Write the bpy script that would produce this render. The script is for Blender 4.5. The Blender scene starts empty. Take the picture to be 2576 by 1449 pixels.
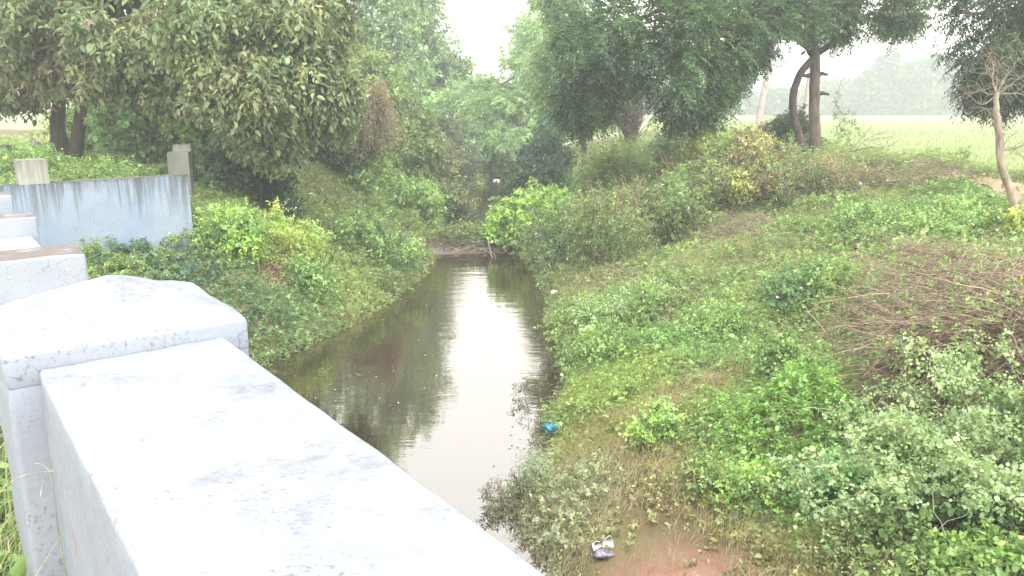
import bpy, math, numpy as np
from math import radians as R
rng = np.random.default_rng(7)
S = bpy.context.scene
COL = S.collection

# ------------------------------------------------------------------ camera model (used to read positions off the photo)
F, CX, CY, HZ, ZC = 1983., 1288., 724.5, 262., 4.0
PITCH = math.atan((CY - HZ) / F)
def ray(px, py):
    a, b = (px - CX) / F, -(py - CY) / F
    c, s = math.cos(PITCH), math.sin(PITCH)
    return np.array([a, c + s * b, -s + c * b])
def at(px, py, Y):
    v = ray(px, py)
    return np.array([0, 0, ZC]) + v * (Y / v[1])
def atz(px, py, z):
    v = ray(px, py)
    return np.array([0, 0, ZC]) + v * ((z - ZC) / v[2])

# ------------------------------------------------------------------ small numeric helpers
def unit(v):
    return v / np.maximum(np.linalg.norm(v, axis=-1, keepdims=True), 1e-9)
def rdir(n):
    return unit(rng.normal(size=(n, 3)))
_ng = np.random.default_rng(3).random((64, 64))
def vnoise(x, y, s=1.0):
    x = np.asarray(x, float) / s; y = np.asarray(y, float) / s
    xi = np.floor(x).astype(int); yi = np.floor(y).astype(int)
    fx = x - xi; fy = y - yi
    fx = fx * fx * (3 - 2 * fx); fy = fy * fy * (3 - 2 * fy)
    g = lambda a, b: _ng[a % 64, b % 64]
    return (g(xi, yi) * (1 - fx) + g(xi + 1, yi) * fx) * (1 - fy) + (g(xi, yi + 1) * (1 - fx) + g(xi + 1, yi + 1) * fx) * fy
def fnoise(x, y, s=1.0):
    return .55 * vnoise(x, y, s) + .3 * vnoise(np.asarray(x) + 17.3, np.asarray(y) + 5.1, s * .47) + .15 * vnoise(np.asarray(x) + 3.7, np.asarray(y) + 41.9, s * .21)
def sm(a, b, x):
    t = np.clip((x - a) / (b - a), 0, 1)
    return t * t * (3 - 2 * t)

# ------------------------------------------------------------------ terrain
XL = np.array([(-30, -9), (-6, -7.5), (0, -6.6), (6, -5.6), (10, -4.7), (12, -3.85), (13, -3.42), (14, -3.08), (15, -2.76), (16.4, -2.45), (18.2, -2.15), (20.6, -2.15), (25, -2.3), (30, -2.4), (36, -2.1), (40, -1.6), (44, -.7), (500, -.7)])
XR = np.array([(-30, 2.5), (-6, 1.2), (0, .9), (4, .7), (6.1, .42), (7, .12), (7.6, .0), (8.2, .26), (8.7, .48), (9.5, .47), (11, .84), (12.4, .8), (13.8, .72), (16.5, .83), (18.6, .6), (21.2, .3), (25, .2), (30, .35), (36, .3), (40, 0), (44, -.7), (500, -.7)])
WA, WB, WC = np.array([-8.75, 12.0]), np.array([-7.75, 12.45]), np.array([-5.72, 14.0])   # wing wall line
U2, N2 = np.array([-.6, .8]), np.array([.8, .6])                                          # along the bridge, across it
RP = np.array([(-9, -.7), (-.6, -.55), (0, -.02), (.25, .14), (1, .4), (3, .95), (6, 1.7), (8.3, 2.25), (9.5, 2.35), (11.5, 2.28), (15, 1.95), (20, 1.78), (35, 1.7), (900, 1.7)])
LP = np.array([(-9, -.7), (-.6, -.55), (0, -.02), (.3, .2), (1, .62), (2, 1.12), (2.9, 1.5), (3.6, 2.0), (5, 2.3), (10, 2.36), (900, 2.36)])
def wall_side(x, y):                                       # >0 on the stream side of the wing wall
    d = WC - WA
    return (d[1] * (x - WA[0]) - d[0] * (y - WA[1])) / np.hypot(*d)
def H(x, y):
    x = np.asarray(x, float); y = np.asarray(y, float)
    xl = np.interp(y, XL[:, 0], XL[:, 1]); xr = np.interp(y, XR[:, 0], XR[:, 1])
    mid = (xl + xr) / 2
    zr = np.interp(x - xr, RP[:, 0], RP[:, 1]); zl = np.interp(xl - x, LP[:, 0], LP[:, 1])
    ws = wall_side(x, y)
    low = np.minimum(zl, 1.45)
    front = sm(.0, .12, ws) * sm(15.2, 14.4, y)
    zl = zl * (1 - front) + low * front
    z = np.where(x > mid, zr, zl)
    dist = np.maximum(x - xr, xl - x)
    near = sm(140, 60, np.hypot(x, y))
    amp = sm(.1, 1.5, dist) * (.5 * near)
    z = z + amp * (fnoise(x, y, 1.9) - .5) + sm(.1, 1.2, dist) * .2 * near * (fnoise(x + 9, y, .7) - .5)
    n = x * N2[0] + y * N2[1]; u = x * U2[0] + y * U2[1]    # sink below the road
    z = np.where((n < .9) & (dist > 0), np.minimum(z, 2.25), z)
    return z
TS = np.concatenate([np.linspace(2, 40, 420), np.geomspace(40.2, 160, 120)])
def GN(px, py, h=0.0):                                     # where the view rays through (px,py) meet the terrain (+h)
    px = np.atleast_1d(np.asarray(px, float)); py = np.atleast_1d(np.asarray(py, float)); out = []
    for i in range(0, len(px), 400):
        v = np.stack([ray(a, b) for a, b in zip(px[i:i + 400], py[i:i + 400])])
        P = np.array([0, 0, ZC]) + TS[None, :, None] * v[:, None]
        dz = P[..., 2] - H(P[..., 0], P[..., 1]) - h
        k = np.maximum(np.argmax(dz < 0, 1), 1); j = np.arange(len(v)); f = dz[j, k - 1] / (dz[j, k - 1] - dz[j, k] + 1e-9)
        out.append(np.array([0, 0, ZC]) + v * (TS[k - 1] + (TS[k] - TS[k - 1]) * np.clip(f, 0, 1))[:, None])
    return np.concatenate(out)
def G(px, py, h=0.0): return GN(px, py, h)[0]

# ------------------------------------------------------------------ objects
def tag(o, label=None, cat=None, group=None, kind=None):
    if label: o['label'] = label
    if cat: o['category'] = cat
    if group: o['group'] = group
    if kind: o['kind'] = kind
    return o
def empty(name, loc, label, cat, group=None):
    o = bpy.data.objects.new(name, None); COL.objects.link(o)
    o.location = loc; o.empty_display_size = .2
    return tag(o, label, cat, group)
def mesh(name, V, Q=None, T=None, mat=None, parent=None, col=None, smooth=False, uv=None):
    """V (n,3) world coordinates, Q (m,4) quads, T (k,3) triangles, col (m+k,3) colour per face"""
    V = np.asarray(V, np.float32)
    if parent is not None:
        q = parent
        while q is not None: V = V - np.array(q.location, np.float32); q = q.parent
    me = bpy.data.meshes.new(name)
    nq = 0 if Q is None else len(Q); nt = 0 if T is None else len(T)
    me.vertices.add(len(V)); me.vertices.foreach_set('co', V.ravel())
    idx = np.concatenate([np.asarray(Q, np.int32).ravel() if nq else np.zeros(0, np.int32), np.asarray(T, np.int32).ravel() if nt else np.zeros(0, np.int32)])
    me.loops.add(len(idx)); me.loops.foreach_set('vertex_index', idx)
    st = np.concatenate([np.arange(nq) * 4, nq * 4 + np.arange(nt) * 3]).astype(np.int32)
    me.polygons.add(nq + nt); me.polygons.foreach_set('loop_start', st)
    me.update(calc_edges=True); me.validate(verbose=False)
    if smooth: me.polygons.foreach_set('use_smooth', np.ones(nq + nt, bool))
    if col is not None:
        a = me.attributes.new('tint', 'FLOAT_COLOR', 'FACE')
        c = np.ones((nq + nt, 4), np.float32); c[:, :3] = col
        a.data.foreach_set('color', c.ravel())
    o = bpy.data.objects.new(name, me); COL.objects.link(o)
    if mat: me.materials.append(mat)
    if parent is not None: o.parent = parent
    return o
class MB:                                                  # merges pieces into one mesh
    def __init__(s): s.V, s.Q, s.T, s.C, s.CT, s.n = [], [], [], [], [], 0
    def add(s, V, Q=None, T=None, col=None, colt=None):
        V = np.asarray(V, float).reshape(-1, 3); s.V.append(V)
        if Q is not None and len(Q):
            Q = np.asarray(Q); s.Q.append(Q + s.n); s.C.append(np.broadcast_to(np.asarray((.2, .2, .2) if col is None else col, float), (len(Q), 3)))
        if T is not None and len(T):
            T = np.asarray(T); s.T.append(T + s.n); s.CT.append(np.broadcast_to(np.asarray((.2, .2, .2) if (colt if colt is not None else col) is None else (colt if colt is not None else col), float), (len(T), 3)))
        s.n += len(V); return s
    def build(s, name, mat, parent=None, smooth=False):
        Q = np.concatenate(s.Q) if s.Q else None; T = np.concatenate(s.T) if s.T else None
        col = np.concatenate(s.C + s.CT)
        return mesh(name, np.concatenate(s.V), Q, T, mat, parent, col, smooth)

# ------------------------------------------------------------------ leaves
def leaves(mb, P, D, N, L, W, C, six=True, fold=.25, curl=.15):
    """P base points, D leaf axis, N leaf normal, L length, W width, C colour: all (n,..)"""
    n = len(P)
    if n == 0: return
    D = unit(D); B = unit(np.cross(N, D)); N = np.cross(D, B)
    L = np.broadcast_to(np.asarray(L, float), (n,))[:, None]; W = np.broadcast_to(np.asarray(W, float), (n,))[:, None]
    C = np.broadcast_to(C, (n, 3))
    tip = P + D * L - N * L * curl
    if six:
        a = P + D * L * .28 + N * W * fold; b = P + D * L * .66 + N * (W * fold - L * curl * .4)
        V = np.stack([P, a + B * W * .46, b + B * W * .42, tip, b - B * W * .42, a - B * W * .46], 1).reshape(-1, 3)
        k = np.arange(n)[:, None] * 6
        Q = np.concatenate([k + [0, 3, 2, 1], k + [0, 5, 4, 3]]); C = np.concatenate([C, C])
    else:
        m = P + D * L * .45 + N * W * fold
        V = np.stack([P, m + B * W * .5, tip, m - B * W * .5], 1).reshape(-1, 3)
        k = np.arange(n)[:, None] * 4
        Q = k + [0, 3, 2, 1]
    mb.add(V, Q, col=C)
def sprigs(mb, O, D, L, nl, ll, lw, C, droop=.2, leafdroop=.25, pinnate=False, six=True, cvar=.22, up=.5):
    """N sprigs, each a twig carrying nl leaves"""
    n = len(O)
    if n == 0: return
    D = unit(D); L = np.broadcast_to(np.asarray(L, float), (n,))
    Z = np.array([0, 0, 1.])
    X = unit(np.cross(D, Z + 1e-3)); Y = np.cross(X, D)
    t = (np.arange(nl) + .35) / nl
    T = t[None, :, None]
    P = O[:, None] + D[:, None] * (L[:, None, None] * T) - Z * (droop * L[:, None, None] * T * T)
    if pinnate:
        s = np.where(np.arange(nl) % 2 == 0, 1., -1.)[None, :, None]
        ld = D[:, None] * .45 + X[:, None] * s - Z * (droop * T + leafdroop)
        N = Y[:, None] + 0 * P + rng.normal(size=P.shape) * .3
    else:
        ph = np.arange(nl) * 2.4 + rng.random((n, 1)) * 6.3
        ld = D[:, None] * .55 + X[:, None] * np.cos(ph)[..., None] + Y[:, None] * np.sin(ph)[..., None] - Z * leafdroop
        N = Z * up + rng.normal(size=P.shape) * .45
    ld = ld + rng.normal(size=P.shape) * .25
    m = n * nl
    c = np.repeat(np.asarray(np.broadcast_to(C, (n, 3))), nl, 0)
    c = c * np.exp(rng.normal(size=(m, 1)) * cvar) * (1 + rng.normal(size=(m, 3)) * .06)
    sc = np.exp(rng.normal(size=m) * .25)
    ll = np.repeat(np.broadcast_to(ll, (n,)), nl) * sc; lw = np.repeat(np.broadcast_to(lw, (n,)), nl) * sc
    leaves(mb, P.reshape(-1, 3), ld.reshape(-1, 3), N.reshape(-1, 3), ll, lw, np.clip(c, .004, .8), six)
def blades(mb, P, hgt, wid, C, lean=.5, bend=.5, seg=2):
    n = len(P)
    if n == 0: return
    a = rng.random(n) * 6.283; d = np.stack([np.cos(a), np.sin(a), 0 * a], 1)
    s = np.stack([-np.sin(a + 1.1), np.cos(a + 1.1), 0 * a], 1)
    h = np.broadcast_to(hgt, (n,))[:, None] * np.exp(rng.normal(size=(n, 1)) * .3); w = np.broadcast_to(wid, (n,))[:, None]
    Z = np.array([0, 0, 1.]); le = lean * rng.random((n, 1)); be = bend * rng.random((n, 1))
    m = P + Z * h * .6 + d * h * le * .5; tip = P + Z * h * (1 - .4 * be) + d * h * (le + be)
    V = np.stack([P - s * w / 2, P + s * w / 2, m + s * w * .4, m - s * w * .4, tip + s * w * .06, tip - s * w * .06], 1).reshape(-1, 3)
    k = np.arange(n)[:, None] * 6
    C = np.broadcast_to(C, (n, 3)) * np.exp(rng.normal(size=(n, 1)) * .22)
    mb.add(V, np.concatenate([k + [0, 1, 2, 3], k + [3, 2, 4, 5]]), col=np.concatenate([C, C]))
def tubes(mb, P, Rr, sides=5, C=(.2, .15, .1), rough=0.):
    """P (n,k,3) polylines, Rr (n,k) radii"""
    P = np.asarray(P, float); n, k, _ = P.shape; Rr = np.broadcast_to(np.asarray(Rr, float), (n, k))
    Tn = unit(np.gradient(P, axis=1)); ref = np.eye(3)[np.argmin(np.abs(Tn.mean(1)), 1)][:, None]
    X = unit(np.cross(Tn, ref)); Y = np.cross(Tn, X)
    a = np.arange(sides) * 2 * np.pi / sides
    r = Rr[..., None] * (1 + rough * rng.normal(size=(n, k, sides)))
    V = P[:, :, None] + X[:, :, None] * (np.cos(a)[:, None] * r[..., None]) + Y[:, :, None] * (np.sin(a)[:, None] * r[..., None])
    base = (np.arange(n) * k * sides)[:, None, None] + (np.arange(k - 1) * sides)[None, :, None]
    i = np.arange(sides)[None, None]; j = (i + 1) % sides
    Q = np.stack([base + i, base + j, base + j + sides, base + i + sides], -1).reshape(-1, 4)
    C = np.asarray(C, float)
    if C.ndim == 2: C = np.repeat(C, (k - 1) * sides, 0)
    mb.add(V.reshape(-1, 3), Q, col=C)
def curve(pts, n=12):                                      # Catmull-Rom through points
    p = np.asarray(pts, float); p = np.vstack([2 * p[0] - p[1], p, 2 * p[-1] - p[-2]])
    out = []; m = len(p) - 3
    for q in np.linspace(0, m - 1e-6, n):
        i = int(q); t = q - i; a, b, c, d = p[i:i + 4]
        out.append(.5 * (2 * b + (c - a) * t + (2 * a - 5 * b + 4 * c - d) * t * t + (-a + 3 * b - 3 * c + d) * t ** 3))
    return np.array(out)
def limb(mb, pts, r0, r1, n=14, sides=9, C=(.2, .15, .1), wob=.03, rough=.06):
    p = curve(pts, n); L = np.linalg.norm(p[-1] - p[0])
    w = rng.normal(size=p.shape) * wob * r0 * 4; w[0] = 0
    t = np.linspace(0, 1, n)
    tubes(mb, (p + w)[None], (r0 + (r1 - r0) * t ** .8)[None], sides, C, rough)
    return p
def arcs(n, O, D, L, k=7, droop=.6, wob=.06):              # n bending stems
    D = unit(D); t = np.linspace(0, 1, k)[None, :, None]; L = np.broadcast_to(np.asarray(L, float), (n,))[:, None, None]
    P = O[:, None] + D[:, None] * L * t - np.array([0, 0, 1.]) * (droop * L * t * t)
    w = np.cumsum(rng.normal(size=P.shape), 1) * wob * L / k
    return P + w * t

# ------------------------------------------------------------------ materials
def newmat(name):
    m = bpy.data.materials.new(name); m.use_nodes = True
    nt = m.node_tree; nt.nodes.clear()
    out = nt.nodes.new('ShaderNodeOutputMaterial')
    def nd(t, **kw):
        x = nt.nodes.new(t)
        for k, v in kw.items():
            if k.startswith('i_'):
                x.inputs[k[2:].replace('_', ' ')].default_value = v
            else: setattr(x, k, v)
        return x
    return m, nt, out, nd
def math_(nt, nd, op, a, b=None, c=None, clamp=False):
    x = nd('ShaderNodeMath', operation=op, use_clamp=clamp)
    for i, v in enumerate((a, b, c)):
        if v is None: continue
        if hasattr(v, 'is_linked') or isinstance(v, bpy.types.NodeSocket): nt.links.new(v, x.inputs[i])
        else: x.inputs[i].default_value = v
    return x.outputs[0]
def mixc(nt, nd, f, a, b, mode='MIX'):
    x = nd('ShaderNodeMix', data_type='RGBA', blend_type=mode)
    for s, v in ((x.inputs[0], f), (x.inputs[6], a), (x.inputs[7], b)):
        if isinstance(v, bpy.types.NodeSocket): nt.links.new(v, s)
        elif isinstance(v, (int, float)): s.default_value = v
        else: s.default_value = (*v, 1)
    return x.outputs[2]
def ramp(nt, nd, f, a, b):
    x = nd('ShaderNodeMapRange', clamp=True); nt.links.new(f, x.inputs[0]); x.inputs[1].default_value = a; x.inputs[2].default_value = b
    return x.outputs[0]
def noise(nt, nd, vec, scale, detail=4, rough=.55, stretch=None):
    if stretch is not None:
        mp = nd('ShaderNodeMapping'); mp.inputs['Scale'].default_value = stretch; nt.links.new(vec, mp.inputs[0]); vec = mp.outputs[0]
    x = nd('ShaderNodeTexNoise'); nt.links.new(vec, x.inputs['Vector']); x.inputs['Scale'].default_value = scale; x.inputs['Detail'].default_value = detail; x.inputs['Roughness'].default_value = rough
    return x.outputs[0]
def bump(nt, nd, h, strength, dist, normal=None):
    x = nd('ShaderNodeBump'); x.inputs['Strength'].default_value = strength; x.inputs['Distance'].default_value = dist
    nt.links.new(h, x.inputs['Height'])
    if normal is not None: nt.links.new(normal, x.inputs['Normal'])
    return x.outputs[0]

def leaf_material(name, trans=.4, rough=.5, spec=.35, warm=(1.2, 1.12, .7), gain=1.25):
    m, nt, out, nd = newmat(name)
    a = nd('ShaderNodeAttribute', attribute_name='tint')
    pb = nd('ShaderNodeBsdfPrincipled'); pb.inputs['Roughness'].default_value = rough; pb.inputs['Specular IOR Level'].default_value = spec
    hv = nd('ShaderNodeHueSaturation'); hv.inputs['Saturation'].default_value = .84; hv.inputs['Value'].default_value = gain; nt.links.new(a.outputs['Color'], hv.inputs['Color']); tone = hv.outputs[0]; nt.links.new(tone, pb.inputs['Base Color'])
    tr = nd('ShaderNodeBsdfTranslucent'); nt.links.new(mixc(nt, nd, 1., tone, warm, 'MULTIPLY'), tr.inputs[0])
    mx = nd('ShaderNodeMixShader'); mx.inputs[0].default_value = trans
    nt.links.new(pb.outputs[0], mx.inputs[1]); nt.links.new(tr.outputs[0], mx.inputs[2]); nt.links.new(mx.outputs[0], out.inputs[0])
    return m
M_LEAF = leaf_material('leaf')
M_SOFT = leaf_material('soft_leaf', .45, .6, .25, gain=1.55)
M_GRASS = leaf_material('grass_blade', .4, .6, .3, (1.15, 1.1, .75), 1.5)
def bark_material(name, scale=9):
    m, nt, out, nd = newmat(name)
    a = nd('ShaderNodeAttribute', attribute_name='tint'); g = nd('ShaderNodeNewGeometry')
    n1 = noise(nt, nd, g.outputs['Position'], scale, 6, .65, (1, 1, .28)); n2 = noise(nt, nd, g.outputs['Position'], scale * .25, 3)
    c = mixc(nt, nd, ramp(nt, nd, n1, .35, .7), (.45, .43, .43), (1.5, 1.4, 1.32))
    c = mixc(nt, nd, 1., a.outputs['Color'], c, 'MULTIPLY')
    c = mixc(nt, nd, ramp(nt, nd, n2, .45, .8), c, mixc(nt, nd, 1., a.outputs['Color'], (1.15, 1.35, 1.05), 'MULTIPLY'))
    pb = nd('ShaderNodeBsdfPrincipled'); pb.inputs['Roughness'].default_value = .85; nt.links.new(c, pb.inputs['Base Color'])
    nt.links.new(bump(nt, nd, n1, .9, .03), pb.inputs['Normal']); nt.links.new(pb.outputs[0], out.inputs[0])
    return m
M_BARK = bark_material('bark')
M_TWIG = bark_material('twig', 30)

def paint_material(name, base, alt, dirt, top_dirt=0., streak=None, foot=None, zt=0., zb=0., bumpd=.004, smear=False):
    """whitewashed masonry: patchy coats of paint, chips, rain streaks below the top, grime at the foot, bare weathered tops"""
    m, nt, out, nd = newmat(name)
    g = nd('ShaderNodeNewGeometry'); pos = g.outputs['Position']
    sx = nd('ShaderNodeSeparateXYZ'); nt.links.new(pos, sx.inputs[0]); z = sx.outputs[2]
    sn = nd('ShaderNodeSeparateXYZ'); nt.links.new(g.outputs['Normal'], sn.inputs[0]); upf = ramp(nt, nd, sn.outputs[2], .7, .9)
    n1 = noise(nt, nd, pos, 2.2, 5); n2 = noise(nt, nd, pos, 26, 6, .6); n3 = noise(nt, nd, pos, 90, 4, .6)
    c = mixc(nt, nd, ramp(nt, nd, n1, .35, .68), base, alt)
    chips = math_(nt, nd, 'MULTIPLY', ramp(nt, nd, n2, .62, .72), ramp(nt, nd, n1, .46, .62))
    c = mixc(nt, nd, math_(nt, nd, 'MULTIPLY', chips, .55), c, dirt)
    sp = nd('ShaderNodeTexVoronoi', feature='DISTANCE_TO_EDGE'); sp.inputs['Scale'].default_value = 2.3
    wv = nd('ShaderNodeVectorMath', operation='MULTIPLY_ADD'); nz = nd('ShaderNodeTexNoise'); nz.inputs['Scale'].default_value = 6; nt.links.new(pos, nz.inputs['Vector']); nt.links.new(nz.outputs['Color'], wv.inputs[0]); wv.inputs[1].default_value = (.35, .35, .35); nt.links.new(pos, wv.inputs[2]); nt.links.new(wv.outputs[0], sp.inputs['Vector'])
    crack = math_(nt, nd, 'MULTIPLY', math_(nt, nd, 'SUBTRACT', 1., ramp(nt, nd, sp.outputs['Distance'], .002, .007)), ramp(nt, nd, n1, .5, .6))
    c = mixc(nt, nd, math_(nt, nd, 'MULTIPLY', crack, .5), c, tuple(.5 * v for v in dirt))
    n5 = noise(nt, nd, pos, 60, 3, .7, (1, 1.8, 1)); n6 = noise(nt, nd, pos, 4.5, 4)
    c = mixc(nt, nd, math_(nt, nd, 'MULTIPLY', math_(nt, nd, 'MULTIPLY', ramp(nt, nd, n5, .54, .68), ramp(nt, nd, n6, .40, .58)), .7), c, dirt)
    if top_dirt > 0:
        n4 = noise(nt, nd, pos, 5 if top_dirt >= 1 else 4.2, 9, .78)
        f = math_(nt, nd, 'MULTIPLY', upf, math_(nt, nd, 'MULTIPLY', (ramp(nt, nd, n4, .28, .5) if top_dirt >= 1 else ramp(nt, nd, n4, .5, .72)), top_dirt))
        c = mixc(nt, nd, f, c, dirt)
    if streak:
        s1 = noise(nt, nd, pos, 1.7, 6, .7, (1, 1, .06)); s2 = noise(nt, nd, pos, 17, 5, .7, (1, 1, .03))
        dz = math_(nt, nd, 'SUBTRACT', zt, z)
        ln = ramp(nt, nd, s1, .44, .68)
        fade = math_(nt, nd, 'SUBTRACT', 1., math_(nt, nd, 'DIVIDE', dz, math_(nt, nd, 'MULTIPLY_ADD', ln, 1.5, .12)), clamp=True)
        f = math_(nt, nd, 'MULTIPLY', fade, ramp(nt, nd, s2, .38, .56), clamp=True)
        topb = math_(nt, nd, 'MULTIPLY', math_(nt, nd, 'SUBTRACT', 1., ramp(nt, nd, dz, .0, .22)), math_(nt, nd, 'MULTIPLY', ramp(nt, nd, n2, .3, .6), ramp(nt, nd, n1, .38, .6)))
        f = math_(nt, nd, 'MAXIMUM', math_(nt, nd, 'MULTIPLY', f, .95), math_(nt, nd, 'MULTIPLY', topb, .75))
        c = mixc(nt, nd, f, c, streak)
    if foot:
        f = math_(nt, nd, 'SUBTRACT', 1., ramp(nt, nd, math_(nt, nd, 'ADD', z, math_(nt, nd, 'MULTIPLY', n1, .3)), zb, zb + .45))
        c = mixc(nt, nd, math_(nt, nd, 'MULTIPLY', f, math_(nt, nd, 'MULTIPLY_ADD', n2, .7, .35)), c, foot)
    if smear:                                              # coloured brush smears on the road face
        st = noise(nt, nd, pos, 34, 2, .5, (1, 1, .22)); rg = noise(nt, nd, pos, 5, 2)
        side = math_(nt, nd, 'SUBTRACT', 1., upf)
        f = math_(nt, nd, 'MULTIPLY', math_(nt, nd, 'MULTIPLY', ramp(nt, nd, st, .60, .66), ramp(nt, nd, rg, .47, .56)), side)
        low = math_(nt, nd, 'SUBTRACT', 1., ramp(nt, nd, z, 3.05, 3.3))
        c = mixc(nt, nd, math_(nt, nd, 'MULTIPLY', math_(nt, nd, 'MULTIPLY', f, low), .8), c, mixc(nt, nd, ramp(nt, nd, noise(nt, nd, pos, 3.1, 1), .52, .56), (.10, .19, .30), (.34, .06, .13)))
    h = math_(nt, nd, 'MULTIPLY_ADD', n3, .10, math_(nt, nd, 'MULTIPLY_ADD', n2, .35, math_(nt, nd, 'MULTIPLY', n1, .8)))
    pb = nd('ShaderNodeBsdfPrincipled'); pb.inputs['Roughness'].default_value = .8; nt.links.new(c, pb.inputs['Base Color'])
    nt.links.new(bump(nt, nd, h, .9, bumpd * 3), pb.inputs['Normal']); nt.links.new(pb.outputs[0], out.inputs[0])
    return m
M_WHITE = paint_material('whitewash', (.245, .257, .285), (.215, .24, .29), (.095, .075, .065), .75, bumpd=.003, smear=True, foot=(.11, .125, .115), zb=2.5)
M_POST = paint_material('whitewash_post', (.25, .27, .305), (.215, .25, .305), (.12, .095, .082), 1., bumpd=.003, foot=(.11, .125, .115), zb=2.4)
M_CREAM = paint_material('cream_coping', (.36, .32, .245), (.345, .31, .26), (.24, .2, .155), .3, bumpd=.003)
M_BLUE = paint_material('blue_limewash', (.20, .262, .345), (.25, .285, .335), (.11, .09, .075), 1., streak=(.05, .052, .04), foot=(.22, .215, .205), zt=2.8, zb=1.35, bumpd=.004)
M_CONC = paint_material('old_concrete', (.15, .15, .13), (.10, .105, .09), (.05, .05, .04), .7, streak=(.07, .07, .055), zt=3.35, bumpd=.005)
M_PALEC = paint_material('pale_post', (.30, .315, .28), (.23, .24, .20), (.12, .11, .08), .9, streak=(.16, .15, .11), zt=3.15, bumpd=.004)
def flat_material(name, c, rough=.7, c2=None, scale=8, sss=0):
    m, nt, out, nd = newmat(name); g = nd('ShaderNodeNewGeometry')
    n1 = noise(nt, nd, g.outputs['Position'], scale, 4)
    pb = nd('ShaderNodeBsdfPrincipled'); pb.inputs['Roughness'].default_value = rough
    nt.links.new(mixc(nt, nd, ramp(nt, nd, n1, .35, .65), c, c2 or tuple(.8 * v for v in c)), pb.inputs['Base Color'])
    nt.links.new(bump(nt, nd, n1, .3, .01), pb.inputs['Normal']); nt.links.new(pb.outputs[0], out.inputs[0])
    return m

# ground: soil, litter, field, path
def ground_material():
    m, nt, out, nd = newmat('ground_soil'); g = nd('ShaderNodeNewGeometry'); pos = g.outputs['Position']
    sx = nd('ShaderNodeSeparateXYZ'); nt.links.new(pos, sx.inputs[0]); x, y, z = sx.outputs
    n1 = noise(nt, nd, pos, .9, 5); n2 = noise(nt, nd, pos, 7, 6, .65); n3 = noise(nt, nd, pos, 40, 4)
    soil = mixc(nt, nd, ramp(nt, nd, n2, .3, .7), (.12, .077, .05), (.10, .08, .042))
    dry = mixc(nt, nd, ramp(nt, nd, n3, .3, .7), (.17, .125, .075), (.11, .12, .04))
    c = mixc(nt, nd, ramp(nt, nd, n1, .4, .62), soil, dry)
    red = mixc(nt, nd, ramp(nt, nd, n2, .35, .65), (.20, .095, .065), (.28, .165, .12))
    a = atz(1640, 1425, .75); b = nd('ShaderNodeVectorMath', operation='DISTANCE'); b.inputs[1].default_value = tuple(a)
    mp = nd('ShaderNodeMapping'); nt.links.new(pos, b.inputs[0])
    d = math_(nt, nd, 'MULTIPLY_ADD', n2, .7, b.outputs['Value'])
    c = mixc(nt, nd, math_(nt, nd, 'SUBTRACT', 1., ramp(nt, nd, d, 1.05, 1.55)), c, red)
    c = mixc(nt, nd, math_(nt, nd, 'SUBTRACT', 1., ramp(nt, nd, math_(nt, nd, 'MULTIPLY_ADD', n2, .12, z), .06, .2)), c, (.05, .037, .026))
    # field crop
    fr = noise(nt, nd, pos, .06, 4, .6, (.35, 1.6, 1)); ff = noise(nt, nd, pos, 1.1, 4, .6, (.5, 1, 1))
    crop = mixc(nt, nd, ramp(nt, nd, fr, .35, .65), (.25, .31, .13), (.31, .34, .16))
    crop = mixc(nt, nd, ramp(nt, nd, ff, .4, .8), crop, (.14, .18, .045))
    far = ramp(nt, nd, y, 105., 130.)
    crop = mixc(nt, nd, far, crop, (.22, .21, .10))
    fx = ramp(nt, nd, math_(nt, nd, 'MULTIPLY_ADD', n1, 2., x), 14.2, 15.6)
    fy = ramp(nt, nd, y, 50., 56.)
    c = mixc(nt, nd, math_(nt, nd, 'MAXIMUM', fx, fy), c, crop)
    pb = nd('ShaderNodeBsdfPrincipled'); pb.inputs['Roughness'].default_value = .95; pb.inputs['Specular IOR Level'].default_value = .15
    nt.links.new(c, pb.inputs['Base Color']); nt.links.new(bump(nt, nd, n2, .8, .05), pb.inputs['Normal']); nt.links.new(pb.outputs[0], out.inputs[0])
    return m
def path_material():
    m, nt, out, nd = newmat('path_earth'); g = nd('ShaderNodeNewGeometry'); n = noise(nt, nd, g.outputs['Position'], 5, 6, .65)
    pb = nd('ShaderNodeBsdfPrincipled'); pb.inputs['Roughness'].default_value = .95
    nt.links.new(mixc(nt, nd, ramp(nt, nd, n, .3, .7), (.27, .175, .125), (.34, .24, .18)), pb.inputs['Base Color'])
    nt.links.new(bump(nt, nd, n, .6, .03), pb.inputs['Normal']); nt.links.new(pb.outputs[0], out.inputs[0]); return m
RIP = atz(925, 935, 0)
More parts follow.
